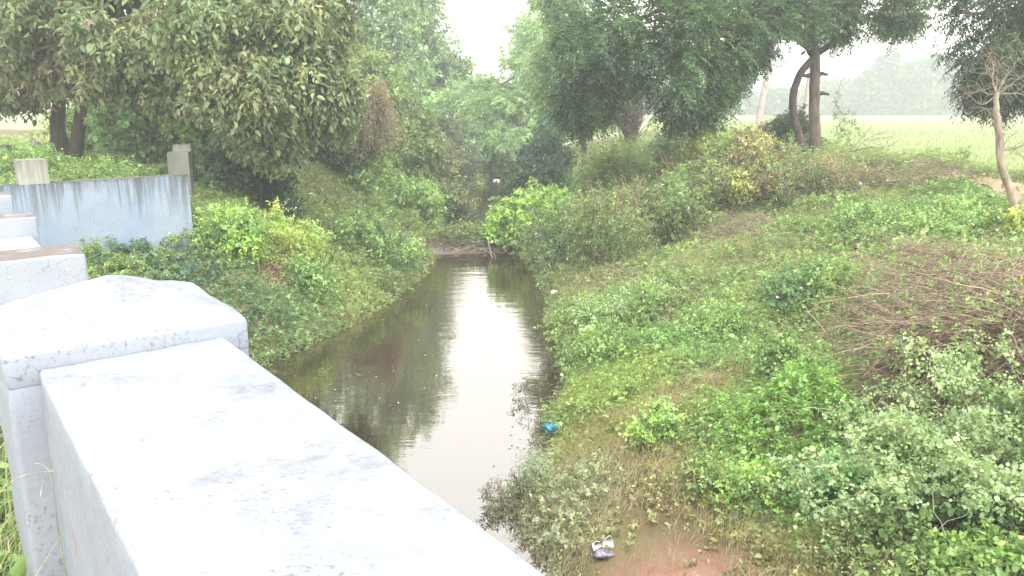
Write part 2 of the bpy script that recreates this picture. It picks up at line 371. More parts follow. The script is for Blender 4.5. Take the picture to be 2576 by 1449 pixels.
def water_material():
    m, nt, out, nd = newmat('stream_water'); g = nd('ShaderNodeNewGeometry'); pos = g.outputs['Position']
    w1 = noise(nt, nd, pos, 2.0, 3, .5, (.7, 2.0, 1)); w2 = noise(nt, nd, pos, 9., 2, .5, (.6, 2.2, 1))
    d = nd('ShaderNodeVectorMath', operation='DISTANCE'); nt.links.new(pos, d.inputs[0]); d.inputs[1].default_value = tuple(RIP); r = d.outputs['Value']
    ring = math_(nt, nd, 'MULTIPLY', math_(nt, nd, 'SINE', math_(nt, nd, 'MULTIPLY', r, 52.)), math_(nt, nd, 'MULTIPLY', math_(nt, nd, 'SUBTRACT', 1., ramp(nt, nd, r, .16, .36)), .05))
    sy = nd('ShaderNodeSeparateXYZ'); nt.links.new(pos, sy.inputs[0])
    amp = math_(nt, nd, 'MULTIPLY_ADD', ramp(nt, nd, sy.outputs[1], 9., 17.), .5, .22)
    h = math_(nt, nd, 'MULTIPLY', math_(nt, nd, 'MULTIPLY_ADD', w2, .07, math_(nt, nd, 'MULTIPLY', w1, .3)), amp)
    h = math_(nt, nd, 'ADD', h, ring)
    bm = bump(nt, nd, h, .55, .05)
    df = nd('ShaderNodeBsdfDiffuse'); df.inputs[0].default_value = (.030, .021, .014, 1)
    gl = nd('ShaderNodeBsdfGlossy'); gl.inputs['Roughness'].default_value = .015; gl.inputs[0].default_value = (1, .925, .895, 1)
    fr = nd('ShaderNodeFresnel'); fr.inputs['IOR'].default_value = 3.6
    nt.links.new(bm, gl.inputs['Normal']); nt.links.new(bm, fr.inputs['Normal'])
    mx = nd('ShaderNodeMixShader'); nt.links.new(fr.outputs[0], mx.inputs[0]); nt.links.new(df.outputs[0], mx.inputs[1]); nt.links.new(gl.outputs[0], mx.inputs[2])
    nt.links.new(mx.outputs[0], out.inputs[0]); return m
def road_material():
    m, nt, out, nd = newmat('asphalt'); g = nd('ShaderNodeNewGeometry'); pos = g.outputs['Position']
    dt = nd('ShaderNodeVectorMath', operation='DOT_PRODUCT'); nt.links.new(pos, dt.inputs[0]); dt.inputs[1].default_value = (N2[0], N2[1], 0)
    n = noise(nt, nd, pos, 30, 5); n2 = noise(nt, nd, pos, .8, 3)
    c = mixc(nt, nd, ramp(nt, nd, n, .3, .7), (.13, .115, .105), (.19, .17, .155))
    e = ramp(nt, nd, math_(nt, nd, 'MULTIPLY_ADD', n2, .8, dt.outputs['Value']), -1.5, -.8)
    c = mixc(nt, nd, e, c, (.24, .18, .13))
    pb = nd('ShaderNodeBsdfPrincipled'); pb.inputs['Roughness'].default_value = .9; nt.links.new(c, pb.inputs['Base Color'])
    nt.links.new(pb.outputs[0], out.inputs[0]); return m

# ------------------------------------------------------------------ ground, water, road, path
def axis(a, b, fa, fb, fine, grow=1.12, mx=12.):
    v = list(np.arange(fa, fb + 1e-6, fine)); s = fine
    while v[-1] < b: s = min(s * grow, mx); v.append(v[-1] + s)
    s = fine
    while v[0] > a: s = min(s * grow, mx); v.insert(0, v[0] - s)
    return np.array(v)
def sheet(name, xs, ys, zf, mat, label=None):
    X, Y = np.meshgrid(xs, ys); V = np.stack([X, Y, zf(X, Y)], -1).reshape(-1, 3)
    nx, ny = len(xs), len(ys); i = np.arange(ny - 1)[:, None] * nx + np.arange(nx - 1)[None]
    Q = np.stack([i, i + 1, i + nx + 1, i + nx], -1).reshape(-1, 4)
    o = mesh(name, V, Q, None, mat, smooth=True); return tag(o, kind='structure')
sheet('ground', axis(-260, 290, -14, 16, .16), axis(-25, 420, 2, 42, .16), H, ground_material())
sheet('water', np.array([-20, 12.]), np.array([-25, 60.]), lambda x, y: 0 * x, water_material())
def strip(name, pts, w, z0, mat, n=60, zf=None):
    p = curve(np.array([(*q, 0) for q in pts]), n)[:, :2]; t = unit(np.gradient(p, axis=0)); nn = np.stack([-t[:, 1], t[:, 0]], 1)
    k = 11; V = []
    for j in range(k):
        q = p + nn * w * (j / (k - 1) - .5) * (1 + .25 * (fnoise(p[:, 1:2] * 1. + j * 9, p[:, 1:2] * 0, .8) - .5))
        V.append(np.column_stack([q, (H(q[:, 0], q[:, 1]) if zf is None else zf(q)) + z0]))
    V = np.stack(V, 1).reshape(-1, 3); i = np.arange(n - 1)[:, None] * k + np.arange(k - 1)[None]
    return tag(mesh(name, V, np.stack([i, i + k, i + k + 1, i + 1], -1).reshape(-1, 4), None, mat, smooth=True), kind='structure')
pp = [atz(2180, 404, 2.3)[:2], atz(2260, 420, 2.3)[:2], atz(2370, 436, 2.3)[:2], atz(2500, 462, 2.3)[:2], atz(2640, 500, 2.3)[:2], atz(2800, 560, 2.3)[:2]]
strip('footpath', pp, 1.1, .016, path_material(), 260)
# road with the bridge deck under it: one slab
def uv(u, n, z): return (U2[0] * u + N2[0] * n, U2[1] * u + N2[1] * n, z)
def prism(mb, us, ns, zs, col=None):
    V = [uv(u, n, z) for z in zs for u, n in ((us[0], ns[0]), (us[1], ns[0]), (us[1], ns[1]), (us[0], ns[1]))]
    mb.add(V, [(0, 1, 2, 3), (4, 7, 6, 5), (0, 4, 5, 1), (1, 5, 6, 2), (2, 6, 7, 3), (3, 7, 4, 0)], col=col)
b = MB(); prism(b, (-40, 110), (-7.5, .16), (1.95, 2.4)); tag(b.build('road', road_material()), kind='structure')
b = MB(); b.add([uv(u, n, 2.404) for u, n in ((12, -1.55), (110, -1.55), (110, -1.42), (12, -1.42))], [(0, 1, 2, 3)]); tag(b.build('road_marking', flat_material('white_line', (.62, .6, .56))), kind='structure')

# ------------------------------------------------------------------ bridge parapet
def softbox(mb, us, ns, zs, bev=.02, seg=.09, wob=.006, col=None, cap=None):
    """a masonry block with rounded arrises and a slightly uneven surface; cap = apex height of a low pyramid on top"""
    import bmesh
    bm = bmesh.new()
    vs = [bm.verts.new(uv(u, n, z)) for z in zs for u, n in ((us[0], ns[0]), (us[1], ns[0]), (us[1], ns[1]), (us[0], ns[1]))]
    fs = [(0, 1, 5, 4), (1, 2, 6, 5), (2, 3, 7, 6), (3, 0, 4, 7)]
    for f in fs: bm.faces.new([vs[i] for i in f])
    if cap:
        a = bm.verts.new(uv(sum(us) / 2, sum(ns) / 2, cap))
        for i in range(4): bm.faces.new([vs[4 + i], vs[4 + (i + 1) % 4], a])
    else: bm.faces.new([vs[i] for i in (4, 5, 6, 7)])
    bmesh.ops.recalc_face_normals(bm, faces=bm.faces)
    bmesh.ops.bevel(bm, geom=[e for e in bm.edges if max(v.co.z for v in e.verts) > zs[0] + .01], offset=bev, segments=3, affect='EDGES', profile=.5)
    L = max(us[1] - us[0], ns[1] - ns[0], zs[1] - zs[0])
    for _ in range(6):
        es = [e for e in bm.edges if e.calc_length() > seg]
        if not es: break
        bmesh.ops.subdivide_edges(bm, edges=es, cuts=1, use_grid_fill=True)
    bmesh.ops.triangulate(bm, faces=bm.faces)
    bm.verts.ensure_lookup_table(); bm.verts.index_update(); bm.normal_update()
    V = np.array([v.co for v in bm.verts]); Nn = np.array([v.normal for v in bm.verts]); T = np.array([[v.index for v in f.verts] for f in bm.faces])
    d = fnoise(V[:, 0] + V[:, 2] * 1.7, V[:, 1] - V[:, 2] * 1.3, .22) - .5 + .5 * (fnoise(V[:, 0] * 1.3 - V[:, 2], V[:, 1] + 30 + V[:, 2], .07) - .5)
    mb.add(V + Nn * (d * wob * 2)[:, None], None, T, col=col); bm.free()
PN = (.175, .645)
par = empty('bridge_parapet', uv(2.2, .4, 2.4), 'thick whitewashed concrete parapet with square posts along the bridge edge', 'parapet')
def part(name, mat, us, ns, zs, parent=None, **k):
    b = MB(); softbox(b, us, ns, zs, **k); return b.build(name, mat, parent or par, smooth=True)
part('wall_segment', M_WHITE, (-3.2, 2.235), PN, (1.6, 3.35), bev=.016, wob=.0055)
p1 = part('post', M_WHITE, (2.24, 2.80), (.105, .715), (1.9, 3.315), bev=.014)
part('post_cap', M_WHITE, (2.2385, 2.8015), (.1035, .7165), (3.305, 3.395), p1, bev=.014, cap=3.515, wob=.006)
for u0, u1, n1, zt in ((4.96, 5.34, .705, 3.18), (7.60, 7.98, .75, 3.09), (9.3, 9.68, .73, 3.12), (11.1, 11.5, .71, 3.1)):
    part('post', M_POST, (u0, u1), (.06, n1), (1.9, zt), bev=.018, wob=.009)
for u0, u1, z in ((2.81, 4.95, 2.93), (5.35, 7.59, 2.93), (7.99, 9.29, 2.9), (9.69, 11.09, 2.9)):
    s = part('wall_segment', M_WHITE, (u0, u1), PN, (1.6, z - .03), bev=.015)
    part('coping', M_CREAM, (u0, u1), (PN[0] - .03, PN[1] + .05), (z - .029, z), s, bev=.01, wob=.002)
# dried weed sprout stuck on the road face of the parapet
w0 = np.array(uv(1.62, .172, 3.0)); b = MB(); n = 9; a = rng.random(n) * 6.28
tubes(b, arcs(n, np.repeat(w0[None], n, 0), np.stack([np.cos(a) * U2[0] - .25 * N2[0], np.cos(a) * U2[1] - .25 * N2[1], np.sin(a)], 1), (.022 + .012 * rng.random(n)), 6, .4, .3), .0008, 4, (.35, .22, .2))
tag(b.build('dried_sprout', M_TWIG), 'small dried brown weed sprout clinging to the white parapet face', 'dried weed')

# ------------------------------------------------------------------ wing wall and pillars
def wallpiece(mb, a, c, t, z0, z1a, z1c, n=24, m=10, wob=.012):
    a = np.array(a); c = np.array(c); d = (c - a) / np.linalg.norm(c - a); q = np.array([-d[1], d[0]])
    def face(P00, P10, P01, P11, nn, mm, nrm):
        s = np.linspace(0, 1, nn)[:, None, None]; r = np.linspace(0, 1, mm)[None, :, None]
        V = (P00 * (1 - s) * (1 - r) + P10 * s * (1 - r) + P01 * (1 - s) * r + P11 * s * r).reshape(-1, 3)
        V = V + nrm * ((fnoise(V[:, 0] * 1.3 + V[:, 1], V[:, 2], .35) - .5) * wob * 2)[:, None]
        i = np.arange(nn - 1)[:, None] * mm + np.arange(mm - 1)[None]
        mb.add(V, np.stack([i, i + mm, i + mm + 1, i + 1], -1).reshape(-1, 4))
    p = lambda xy, z: np.array([*xy, z])
    A0, C0, A1, C1 = a, c, a + q * t, c + q * t
    Z = np.array([0, 0, 1.])
    face(p(A0, z0), p(C0, z0), p(A0, z1a), p(C0, z1c), n, m, -np.array([*q, 0])); face(p(C1, z0), p(A1, z0), p(C1, z1c), p(A1, z1a), n, m, np.array([*q, 0]))
    face(p(A0, z1a), p(C0, z1c), p(A1, z1a), p(C1, z1c), n, 4, Z); face(p(C0, z0), p(C1, z0), p(C0, z1c), p(C1, z1c), 4, m, np.array([*d, 0])); face(p(A1, z0), p(A0, z0), p(A1, z1a), p(A0, z1a), 4, m, -np.array([*d, 0]))
wing = empty('wing_wall', (*WC, 1.4), 'pale blue limewashed wing wall streaked with black mould above the green bank', 'wall')
b = MB(); wallpiece(b, WB, WC, .36, .6, 2.76, 2.78); b.build('wall_body', M_BLUE, wing)
b = MB(); wallpiece(b, np.array([-9.9, 11.75]), WB + np.array([-.005, .02]), .36, .6, 2.73, 2.75); b.build('wall_body', M_BLUE, wing)
d = (WC - WB) / np.linalg.norm(WC - WB)
b = MB(); wallpiece(b, WB + d * .0, WB + d * .42, .42, 2.76, 3.14, 3.14, 8, 6, .008); b.build('post', M_PALEC, wing)
def pillar(px0, px1, ptop, pbot, Y, zb, mat, label, turn=.25):
    a = at(px0, ptop, Y); c = at(px1, ptop, Y); w = c[0] - a[0]; b = MB(); cen = np.array([(a[0] + c[0]) / 2, Y + w / 2])
    dd = np.array([math.cos(turn), math.sin(turn)]); q = np.array([-dd[1], dd[0]]); h = w * .46
    wallpiece(b, cen - dd * h - q * h, cen + dd * h - q * h, 2 * h, zb, a[2], a[2], 8, 8, .01)
    return tag(b.build('concrete_pillar', mat), label, 'pillar')
pillar(411, 466, 384, 440, 15.6, 2.0, M_CONC, 'low dark weathered concrete pillar stained with mould behind the blue wing wall end')
pillar(427, 473, 364, 440, 17.2, 1.8, M_PALEC, 'pale grey concrete pillar rising behind the dark stained pillar')
pillar(-30, 11, 366, 410, 19.5, 2.0, M_CONC, 'dark stub post at the grassy roadside beyond the wing wall', .1)

# ------------------------------------------------------------------ trees
def clumps(mb, blobs, per, sub, L, nl, ll, lw, cols, droop=.3, leafdroop=.3, pinnate=False, six=True, hang=.5, subr=.38, cvar=.22, fill=.25):
    """blobs: (centre, (rx,ry,rz)); each becomes `sub` sub-clumps of `per` sprigs"""
    cols = np.asarray(cols, float)
    for c, r in blobs:
        c = np.asarray(c, float); r = np.asarray(r, float)
        sd = rdir(sub); rad = np.where(rng.random(sub) < fill, .3 + .4 * rng.random(sub), .72 + .28 * rng.random(sub))
        sc = c + sd * r * rad[:, None]; sr = subr * r.mean() * (.6 + .7 * rng.random(sub))
        bc = cols[rng.integers(len(cols), size=sub)] * np.exp(rng.normal(size=(sub, 1)) * .15)
        n = sub * per; k = np.repeat(np.arange(sub), per)
        dd = rdir(n); q = rng.random(n) ** .45
        O = sc[k] + dd * (sr[k] * q)[:, None] * np.array([1, 1, .8])
        D = dd * .8 + sd[k] * .5 + rng.normal(size=(n, 3)) * .35 - np.array([0, 0, hang])
        cc = bc[k] * np.exp(rng.normal(size=(n, 1)) * .15)
        odd = rng.random(n) < .12
        cc[odd] = cols[rng.integers(len(cols), size=odd.sum())]
        sprigs(mb, O, D, L * (.7 + .6 * rng.random(n)), nl, ll, lw, cc, droop, leafdroop, pinnate, six, cvar)
def blob(px, py, Y, rpx, rpy=None, ry=None):               # ellipsoid seen round (px,py) at distance Y
    p = at(px, py, Y); k = Y / F * 1.03; rpy = rpy or rpx
    return p, (rpx * k, (ry or (rpx + rpy) / 2 * k), rpy * k)
BROWN = (.062, .048, .043)
def tree(name, label, base, blobs, leafargs, trunk_pts, r0, r1, barkc, mat=None, cat='tree', group=None, reach=.75, extra=None, lr=.3):
    """one trunk through trunk_pts, a limb from its upper half to every blob, crown from the blobs"""
    base = np.asarray(base, float); t = empty(name, base, label, cat, group)
    b = MB(); stems = trunk_pts if isinstance(trunk_pts[0], list) else [trunk_pts]
    tops = []
    for i, pts in enumerate(stems):
        p = limb(b, pts, r0 * (1 if i == 0 else .8), r1, 18, 11, barkc, .005, .06); tops.append(p)
        fl = p[0] + np.array([0, 0, -.35]); tubes(b, np.array([[fl, p[0], p[0] + (p[1] - p[0]) * .6]]), np.array([[r0 * 1.7, r0 * 1.25, r0 * .98]]) * (1 if i == 0 else .8), 11, barkc, .08)
    for c, r in blobs:
        c = np.asarray(c); p = tops[int(np.argmin([np.linalg.norm(q[-1] - c) for q in tops]))]
        k = int(len(p) * (.62 + .37 * rng.random())); k = min(k, len(p) - 1); s = p[k]
        midp = (s + c) / 2 + np.array([0, 0, .12 * np.linalg.norm(c - s)]) + rng.normal(size=3) * .15
        limb(b, [s, midp, s + (c - s) * 1.0], r1 * .8, .03, 12, 7, barkc, .04, .05)
        for _ in range(5):
            e = c + rdir(1)[0] * np.asarray(r) * .85; limb(b, [s + (c - s) * .6, (c + e) / 2, e], .035, .008, 7, 5, barkc, .04, .02)
    b.build('trunk', M_BARK, t)
    if extra: extra(t)
    b = MB(); clumps(b, blobs, **leafargs); b.build('crown', mat or M_LEAF, t)
    return t
# --- broadleaf tree with two stems at the left
OL = [(0.140, 0.187, 0.065), (0.187, 0.234, 0.094), (0.117, 0.170, 0.059), (0.222, 0.246, 0.105), (0.140, 0.211, 0.082), (0.234, 0.194, 0.112)]
tb = G(168, 410); Yt = tb[1]
band = MB(); 
bl = [blob(60, 60, Yt - 3.5, 150, 130), blob(250, 40, Yt - 4, 160, 130), blob(420, 110, Yt - 4, 130, 110), blob(160, 140, Yt - 3, 120, 70), blob(330, 160, Yt - 3.5, 110, 65), blob(10, 160, Yt - 1, 95, 85),
      blob(120, -130, Yt - 2, 220, 140), blob(380, -110, Yt - 2, 200, 140), blob(-120, 60, Yt, 160, 160), blob(460, 190, Yt - 4, 60, 50), blob(300, -380, Yt - 1, 260, 180), blob(560, -420, Yt - 1, 220, 180)]
tree('broadleaf_tree', 'broad leafed tree with two dark leaning stems beside the blue wing wall', tb, bl,
     dict(per=26, sub=34, L=.42, nl=8, ll=.145, lw=.072, cols=OL, droop=.35, leafdroop=.75, hang=.5, subr=.235),
     [[tb, at(145, 330, Yt), at(148, 260, Yt), at(150, 130, Yt - .5), at(170, 0, Yt - 1)], [tb + np.array([.25, .05, 0]), at(196, 355, Yt - .1), at(202, 300, Yt - .1), at(212, 240, Yt - .2), at(250, 120, Yt - 1), at(300, 10, Yt - 2)]],
     .25, .12, BROWN)
# --- second broadleaf tree overhanging the stream
tb = G(668, 512) + np.array([0, 1.2, .1]); Yt = tb[1]
bl = [blob(560, 60, Yt - 2.5, 140, 120), blob(700, 70, Yt - 2.5, 120, 110), blob(770, 170, Yt - 2, 85, 95), blob(620, 190, Yt - 2.8, 120, 90), blob(735, 260, Yt - 2.2, 70, 65), blob(655, 290, Yt - 2.5, 62, 50), blob(575, 215, Yt - 2.5, 55, 50), blob(690, 330, Yt - 2, 42, 40),
      blob(790, 80, Yt - 1, 70, 70), blob(620, -100, Yt - 1, 200, 120), blob(845, 220, Yt - 2, 26, 50), blob(700, -300, Yt - 1, 200, 150), blob(850, -180, Yt - 1, 100, 90), blob(700, -470, Yt - .5, 130, 100)]
tree('broadleaf_tree', 'olive leafed tree overhanging the stream with a dark hollow under its crown', tb, bl,
     dict(per=26, sub=32, L=.42, nl=8, ll=.13, lw=.062, cols=OL[:5], droop=.35, leafdroop=.8, hang=.55, subr=.235),
     [tb, at(650, 420, Yt), at(625, 330, Yt), at(640, 200, Yt - .5), at(660, 60, Yt - 1)], .24, .12, (.04, .034, .03))
# --- neem tree on the right bank
tb = G(2052, 415); Yt = tb[1]
NE = [(0.048, 0.114, 0.037), (0.070, 0.150, 0.047), (0.043, 0.092, 0.037), (0.092, 0.173, 0.056), (0.059, 0.119, 0.056)]
bl = [blob(1500, 90, Yt - 2, 90, 115), blob(1620, 60, Yt - 2.5, 130, 120), blob(1760, 90, Yt - 3, 120, 120), blob(1885, 35, Yt - 2, 88, 80), blob(1565, 160, Yt - 2, 105, 72), blob(1705, 195, Yt - 3, 110, 70),
      blob(1745, 262, Yt - 2.6, 75, 42), blob(1480, 235, Yt - 1.5, 65, 60), blob(1825, 170, Yt - 2, 55, 45), blob(2020, 20, Yt - 1, 90, 60), blob(2110, 20, Yt, 60, 70), blob(2265, 20, Yt, 45, 55), blob(1455, 275, Yt - 1.2, 34, 36),
      blob(1650, -120, Yt - 1, 200, 120), blob(1950, -110, Yt, 200, 100), blob(2200, -110, Yt, 140, 90), blob(1880, 120, Yt + .5, 45, 40)]
def neem_extra(t):
    b = MB(); c = (.085, .06, .065)
    limb(b, [at(2030, 400, Yt - .2), at(1999, 300, Yt - .2), at(1996, 235, Yt - .2), at(2014, 185, Yt - .2), at(2042, 150, Yt - .1)], .115, .10, 20, 10, c, .012, .05)
    limb(b, [at(2046, 130, Yt), at(2010, 95, Yt - .3), at(1965, 75, Yt - .8), at(1880, 60, Yt - 1.6)], .17, .08, 12, 9, c)
    limb(b, [at(2060, 130, Yt), at(2090, 110, Yt), at(2130, 60, Yt + .1), at(2170, 0, Yt + .2), at(2200, -90, Yt + .2)], .10, .05, 12, 8, c)
    for px, py, dx in ((2072, 235, 14), (2026, 190, -16), (2072, 185, 12)): limb(b, [at(px - dx * .6, py, Yt), at(px + dx, py + 2, Yt - .05)], .07, .035, 4, 7, c)
    b.build('branch', M_BARK, t)
tree('neem_tree', 'dark green feathery tree with forked leaning trunk on the right bank crest', tb, bl,
     dict(per=20, sub=34, L=.46, nl=18, ll=.09, lw=.036, cols=NE, droop=.35, leafdroop=.1, pinnate=True, six=False, hang=.05, subr=.215),
     [tb, at(2050, 330, Yt), at(2048, 250, Yt), at(2051, 180, Yt), at(2048, 125, Yt), at(2040, 20, Yt), at(2050, -120, Yt)], .17, .125, (.125, .09, .078), extra=neem_extra)
# --- tree whose crown enters at the right edge
tb = G(2800, 470); Yt = 17.5; tb = np.array([at(2790, 400, Yt)[0], Yt, 0]); tb[2] = H(tb[0], tb[1])
bl = [blob(2500, 40, Yt, 95, 95), blob(2600, 90, Yt, 110, 110), blob(2490, 150, Yt + .3, 70, 60), blob(2550, 200, Yt + .6, 85, 55), blob(2680, 200, Yt, 110, 70), blob(2520, -70, Yt, 140, 80), blob(2720, 0, Yt, 150, 130), blob(2475, 222, Yt + .6, 30, 25)]
tree('neem_tree', 'dark feathery tree leaning in at the right edge behind the bare snag', tb, bl,
     dict(per=18, sub=28, L=.38, nl=14, ll=.085, lw=.026, cols=[(.05, .10, .04), (.06, .115, .05), (.045, .085, .045), (.09, .105, .06)], droop=.45, leafdroop=.35, pinnate=True, six=False, hang=.3, subr=.30),
     [tb, at(2785, 250, Yt), at(2760, 120, Yt), at(2740, 0, Yt)], .2, .12, (.10, .075, .065))
# --- bare snag
def snag():
    b0 = G(2556, 545); Y = b0[1]; t = empty('dead_tree', b0, 'bare pale dead tree with thin leafless twigs beside the path', 'dead tree')
    c = (.27, .215, .18); b = MB()
    limb(b, [b0, at(2538, 470, Y), at(2518, 410, Y), at(2512, 330, Y), at(2504, 275, Y)], .07, .052, 18, 10, c, .02, .07)
    limb(b, [at(2504, 285, Y), at(2506, 255, Y), at(2507, 232, Y)], .05, .035, 6, 8, c)
    limb(b, [at(2518, 400, Y), at(2521, 360, Y), at(2515, 330, Y)], .03, .02, 6, 6, c)
    b.build('trunk', M_BARK, t)
    b = MB(); k = 0
    for e, m in (((2478, 160), (2498, 200)), ((2520, 130), (2508, 190)), ((2560, 150), (2525, 205)), ((2576, 190), (2540, 215)), ((2455, 205), (2480, 235)), ((2430, 235), (2470, 262)), ((2540, 170), (2520, 210)), ((2590, 240), (2550, 235)), ((2500, 150), (2497, 200))):
        p = limb(b, [at(2507, 238, Y), at(*m, Y + rng.normal() * .1), at(*e, Y + rng.normal() * .3)], .013, .004, 9, 5, c, .09, .02)
        for q in p[3:]:
            n = 2; dd = unit((p[-1] - p[0])[None] + rng.normal(size=(n, 3)) * .7); tubes(b, arcs(n, np.repeat(q[None], n, 0), dd, .2 + .4 * rng.random(n), 6, .1, .35), np.linspace(.004, .0015, 6)[None], 4, c)
    for e, m in (((2575, 400), (2545, 372)), ((2560, 330), (2535, 350)), ((2585, 360), (2550, 375)), ((2470, 270), (2490, 285))):
        p = limb(b, [at(2518, 378, Y), at(*m, Y), at(*e, Y - .1)], .012, .004, 9, 4, c, .06, .02)
        for q in p[2:]: tubes(b, arcs(2, np.repeat(q[None], 2, 0), rdir(2), .25, 5, .1, .2), .003, 4, c)
    b.build('branches', M_TWIG, t)
snag()

# --- background trees down the stream and behind
HAZE_PALE = [(0.175, 0.282, 0.128), (0.215, 0.336, 0.134), (0.148, 0.242, 0.128), (0.242, 0.349, 0.141)]  # leaf tones lightened so distance haze is partly in the colour
FEA = [(0.189, 0.291, 0.124), (0.218, 0.328, 0.131), (0.160, 0.262, 0.110)]  # also lightened in place of denser haze
def bgtree(label, bpx, Y, blobs, cols, r=.25, ll=.2, lw=.11, per=22, sub=26, pinnate=False, nl=8, mat=None, name='tall_tree', hang=.3, bark=(.11, .09, .08), L=.55, leafdroop=.4, subr=.32):
    x = at(bpx, 300, Y)[0]; b0 = np.array([x, Y, 0.]); b0[2] = H(x, Y) - .1
    bl = [blob(*q) for q in blobs]; top = bl[0][0]
    tree(name, label, b0, bl, dict(per=per, sub=sub, L=L, nl=nl, ll=ll, lw=lw, cols=cols, droop=.3, leafdroop=leafdroop, pinnate=pinnate, six=False, hang=hang, subr=subr),
         [b0, b0 * .7 + top * .3 + np.array([.2, 0, 0]), b0 * .35 + top * .65, top], r, r * .5, bark, mat)
bgtree('tall pale leafy tree standing behind the olive tree at the bend', 920, 42, [(900, 40, 41, 110, 110), (850, 150, 41, 100, 100), (960, 150, 41, 110, 90), (820, -60, 42, 170, 110), (770, -150, 42, 120, 100), (690, -130, 43, 110, 100), (960, -80, 42, 140, 110), (890, 240, 41, 90, 70), (930, -220, 42, 110, 90), (840, -380, 42, 90, 80)], HAZE_PALE, .3)
bgtree('hazy tall tree left of the bright sky gap', 1080, 52, [(1060, 40, 52, 70, 80), (1010, 130, 51, 85, 70), (1100, 160, 52, 75, 70), (1130, 220, 52, 60, 60), (1040, 240, 51, 90, 60), (1030, -60, 52, 100, 70), (1000, 20, 52, 80, 80), (1150, 290, 51, 45, 50), (1080, 310, 50, 80, 60), (1040, -190, 52, 70, 70)], HAZE_PALE, .3)
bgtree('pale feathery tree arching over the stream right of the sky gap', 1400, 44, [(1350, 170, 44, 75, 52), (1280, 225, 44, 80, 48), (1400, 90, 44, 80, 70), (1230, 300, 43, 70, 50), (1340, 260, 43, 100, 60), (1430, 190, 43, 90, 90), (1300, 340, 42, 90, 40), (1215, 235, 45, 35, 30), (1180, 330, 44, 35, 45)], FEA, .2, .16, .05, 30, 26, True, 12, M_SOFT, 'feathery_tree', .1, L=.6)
bgtree('small tree top fading into haze above the sky gap', 1330, 75, [(1300, 75, 75, 24, 24), (1345, 45, 75, 32, 30), (1390, 80, 75, 38, 44), (1325, 115, 75, 46, 40), (1290, 140, 74, 36, 30)], HAZE_PALE, .2, .25, .12, 10, 16)
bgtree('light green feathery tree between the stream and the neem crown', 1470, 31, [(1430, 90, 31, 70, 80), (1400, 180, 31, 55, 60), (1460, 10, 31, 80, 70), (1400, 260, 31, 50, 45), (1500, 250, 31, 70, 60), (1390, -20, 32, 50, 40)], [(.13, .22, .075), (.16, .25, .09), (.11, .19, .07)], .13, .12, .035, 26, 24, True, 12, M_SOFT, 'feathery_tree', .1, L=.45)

# ------------------------------------------------------------------ shrubs
def shrub(name, label, px, py, wpx, hpx, cols, leaf=(.06, .035), dens=1., cat='shrub', nl=8, L=.25, Y=None, depth=None, stems=14, stemc=(.16, .12, .08), pinnate=False, six=True, mat=None, droop=.2, hang=-.15, leafdroop=.25, flowers=None, group=None, subr=.42, lumps=None, raise_=0., fill=.25):
    """px,py = middle of the foot in the photo; wpx,hpx = width and height there"""
    b0 = G(px, py) if Y is None else None
    if Y is not None:
        p = at(px, py, Y); b0 = np.array([p[0], Y, H(p[0], Y)]); 
        if raise_: b0[2] = p[2]
    k = b0[1] / F * 1.03; w, h = wpx * k / 2, hpx * k
    dp = depth or w
    if (b0[1] < 14.5 and b0[0] > 0) or (cat == 'bush' and b0[0] < 0 and b0[1] < 22): leaf = (leaf[0] * .8, leaf[1] * .8)
    t = empty(name, b0, label, cat, group)
    lumps = lumps or max(4, int(5 + w * 2.5))
    bl = []
    for i in range(lumps):
        a = rng.random() * 6.28; rr = math.sqrt(rng.random()) * .72
        x, y = math.cos(a) * rr, math.sin(a) * rr
        top = h * math.sqrt(max(.1, 1 - rr * rr)) * (.7 + .4 * rng.random())
        zz = top * (.3 + .45 * rng.random()); r = (.34 + .16 * rng.random())
        g = np.array([b0[0] + x * w, b0[1] + y * dp, 0]); g[2] = max(H(g[0], g[1]), 0) if not raise_ else b0[2]
        bl.append((g + [0, 0, zz], (w * r, dp * r, max(top - zz, h * .18))))
    b = MB()
    ns = stems
    a = rng.random(ns) * 6.28; sp = .35 + .55 * rng.random(ns)
    D = np.stack([np.cos(a) * sp * w, np.sin(a) * sp * dp, np.full(ns, h)], 1); ln = np.linalg.norm(D, axis=1)
    if ns:
        sp_ = arcs(ns, b0 + np.stack([np.cos(a) * w * .2, np.sin(a) * dp * .2, 0 * a - .05], 1), D, ln * .95, 8, .12, .12)
        tubes(b, sp_, np.linspace(max(.006, .012 * h), .003, 8)[None], 5, stemc)
        b.build('stems', M_TWIG, t)
    area = sum((q[1][0] * q[1][2]) for q in bl) / len(bl)
    per = max(3, int(dens * 12 * area / (leaf[0] * leaf[1] * nl * .6) / 14)); per = min(per, 160)
    b = MB(); clumps(b, bl, per, 14, L, nl, leaf[0], leaf[1], cols, droop, leafdroop, pinnate, six, hang, subr, fill=fill)
    if flowers:
        fc, fn, fr = flowers
        for _ in range(fn):
            c, r = bl[rng.integers(len(bl))]; d = unit(rdir(1)[0] * [1, .4, 1] + [0, -.8, .55]); p = c + d * np.asarray(r) * 1.08
            m = 5; aa = np.arange(m) * 2 * np.pi / m + rng.random() * 6; vd = np.array([0, -.7, .7]); X = unit(np.cross(vd, d + [.3, 0, 0])); Yv = np.cross(vd, X)
            dd = X * np.cos(aa)[:, None] + Yv * np.sin(aa)[:, None]
            leaves(b, np.repeat(p[None], m, 0), dd, np.repeat(vd[None], m, 0), fr, fr * .85, np.array(fc), False, .1, -.1)
    b.build('foliage', mat or M_SOFT, t)
    return t
LIME = [(0.220, 0.341, 0.055), (0.264, 0.396, 0.066), (0.176, 0.308, 0.055)]
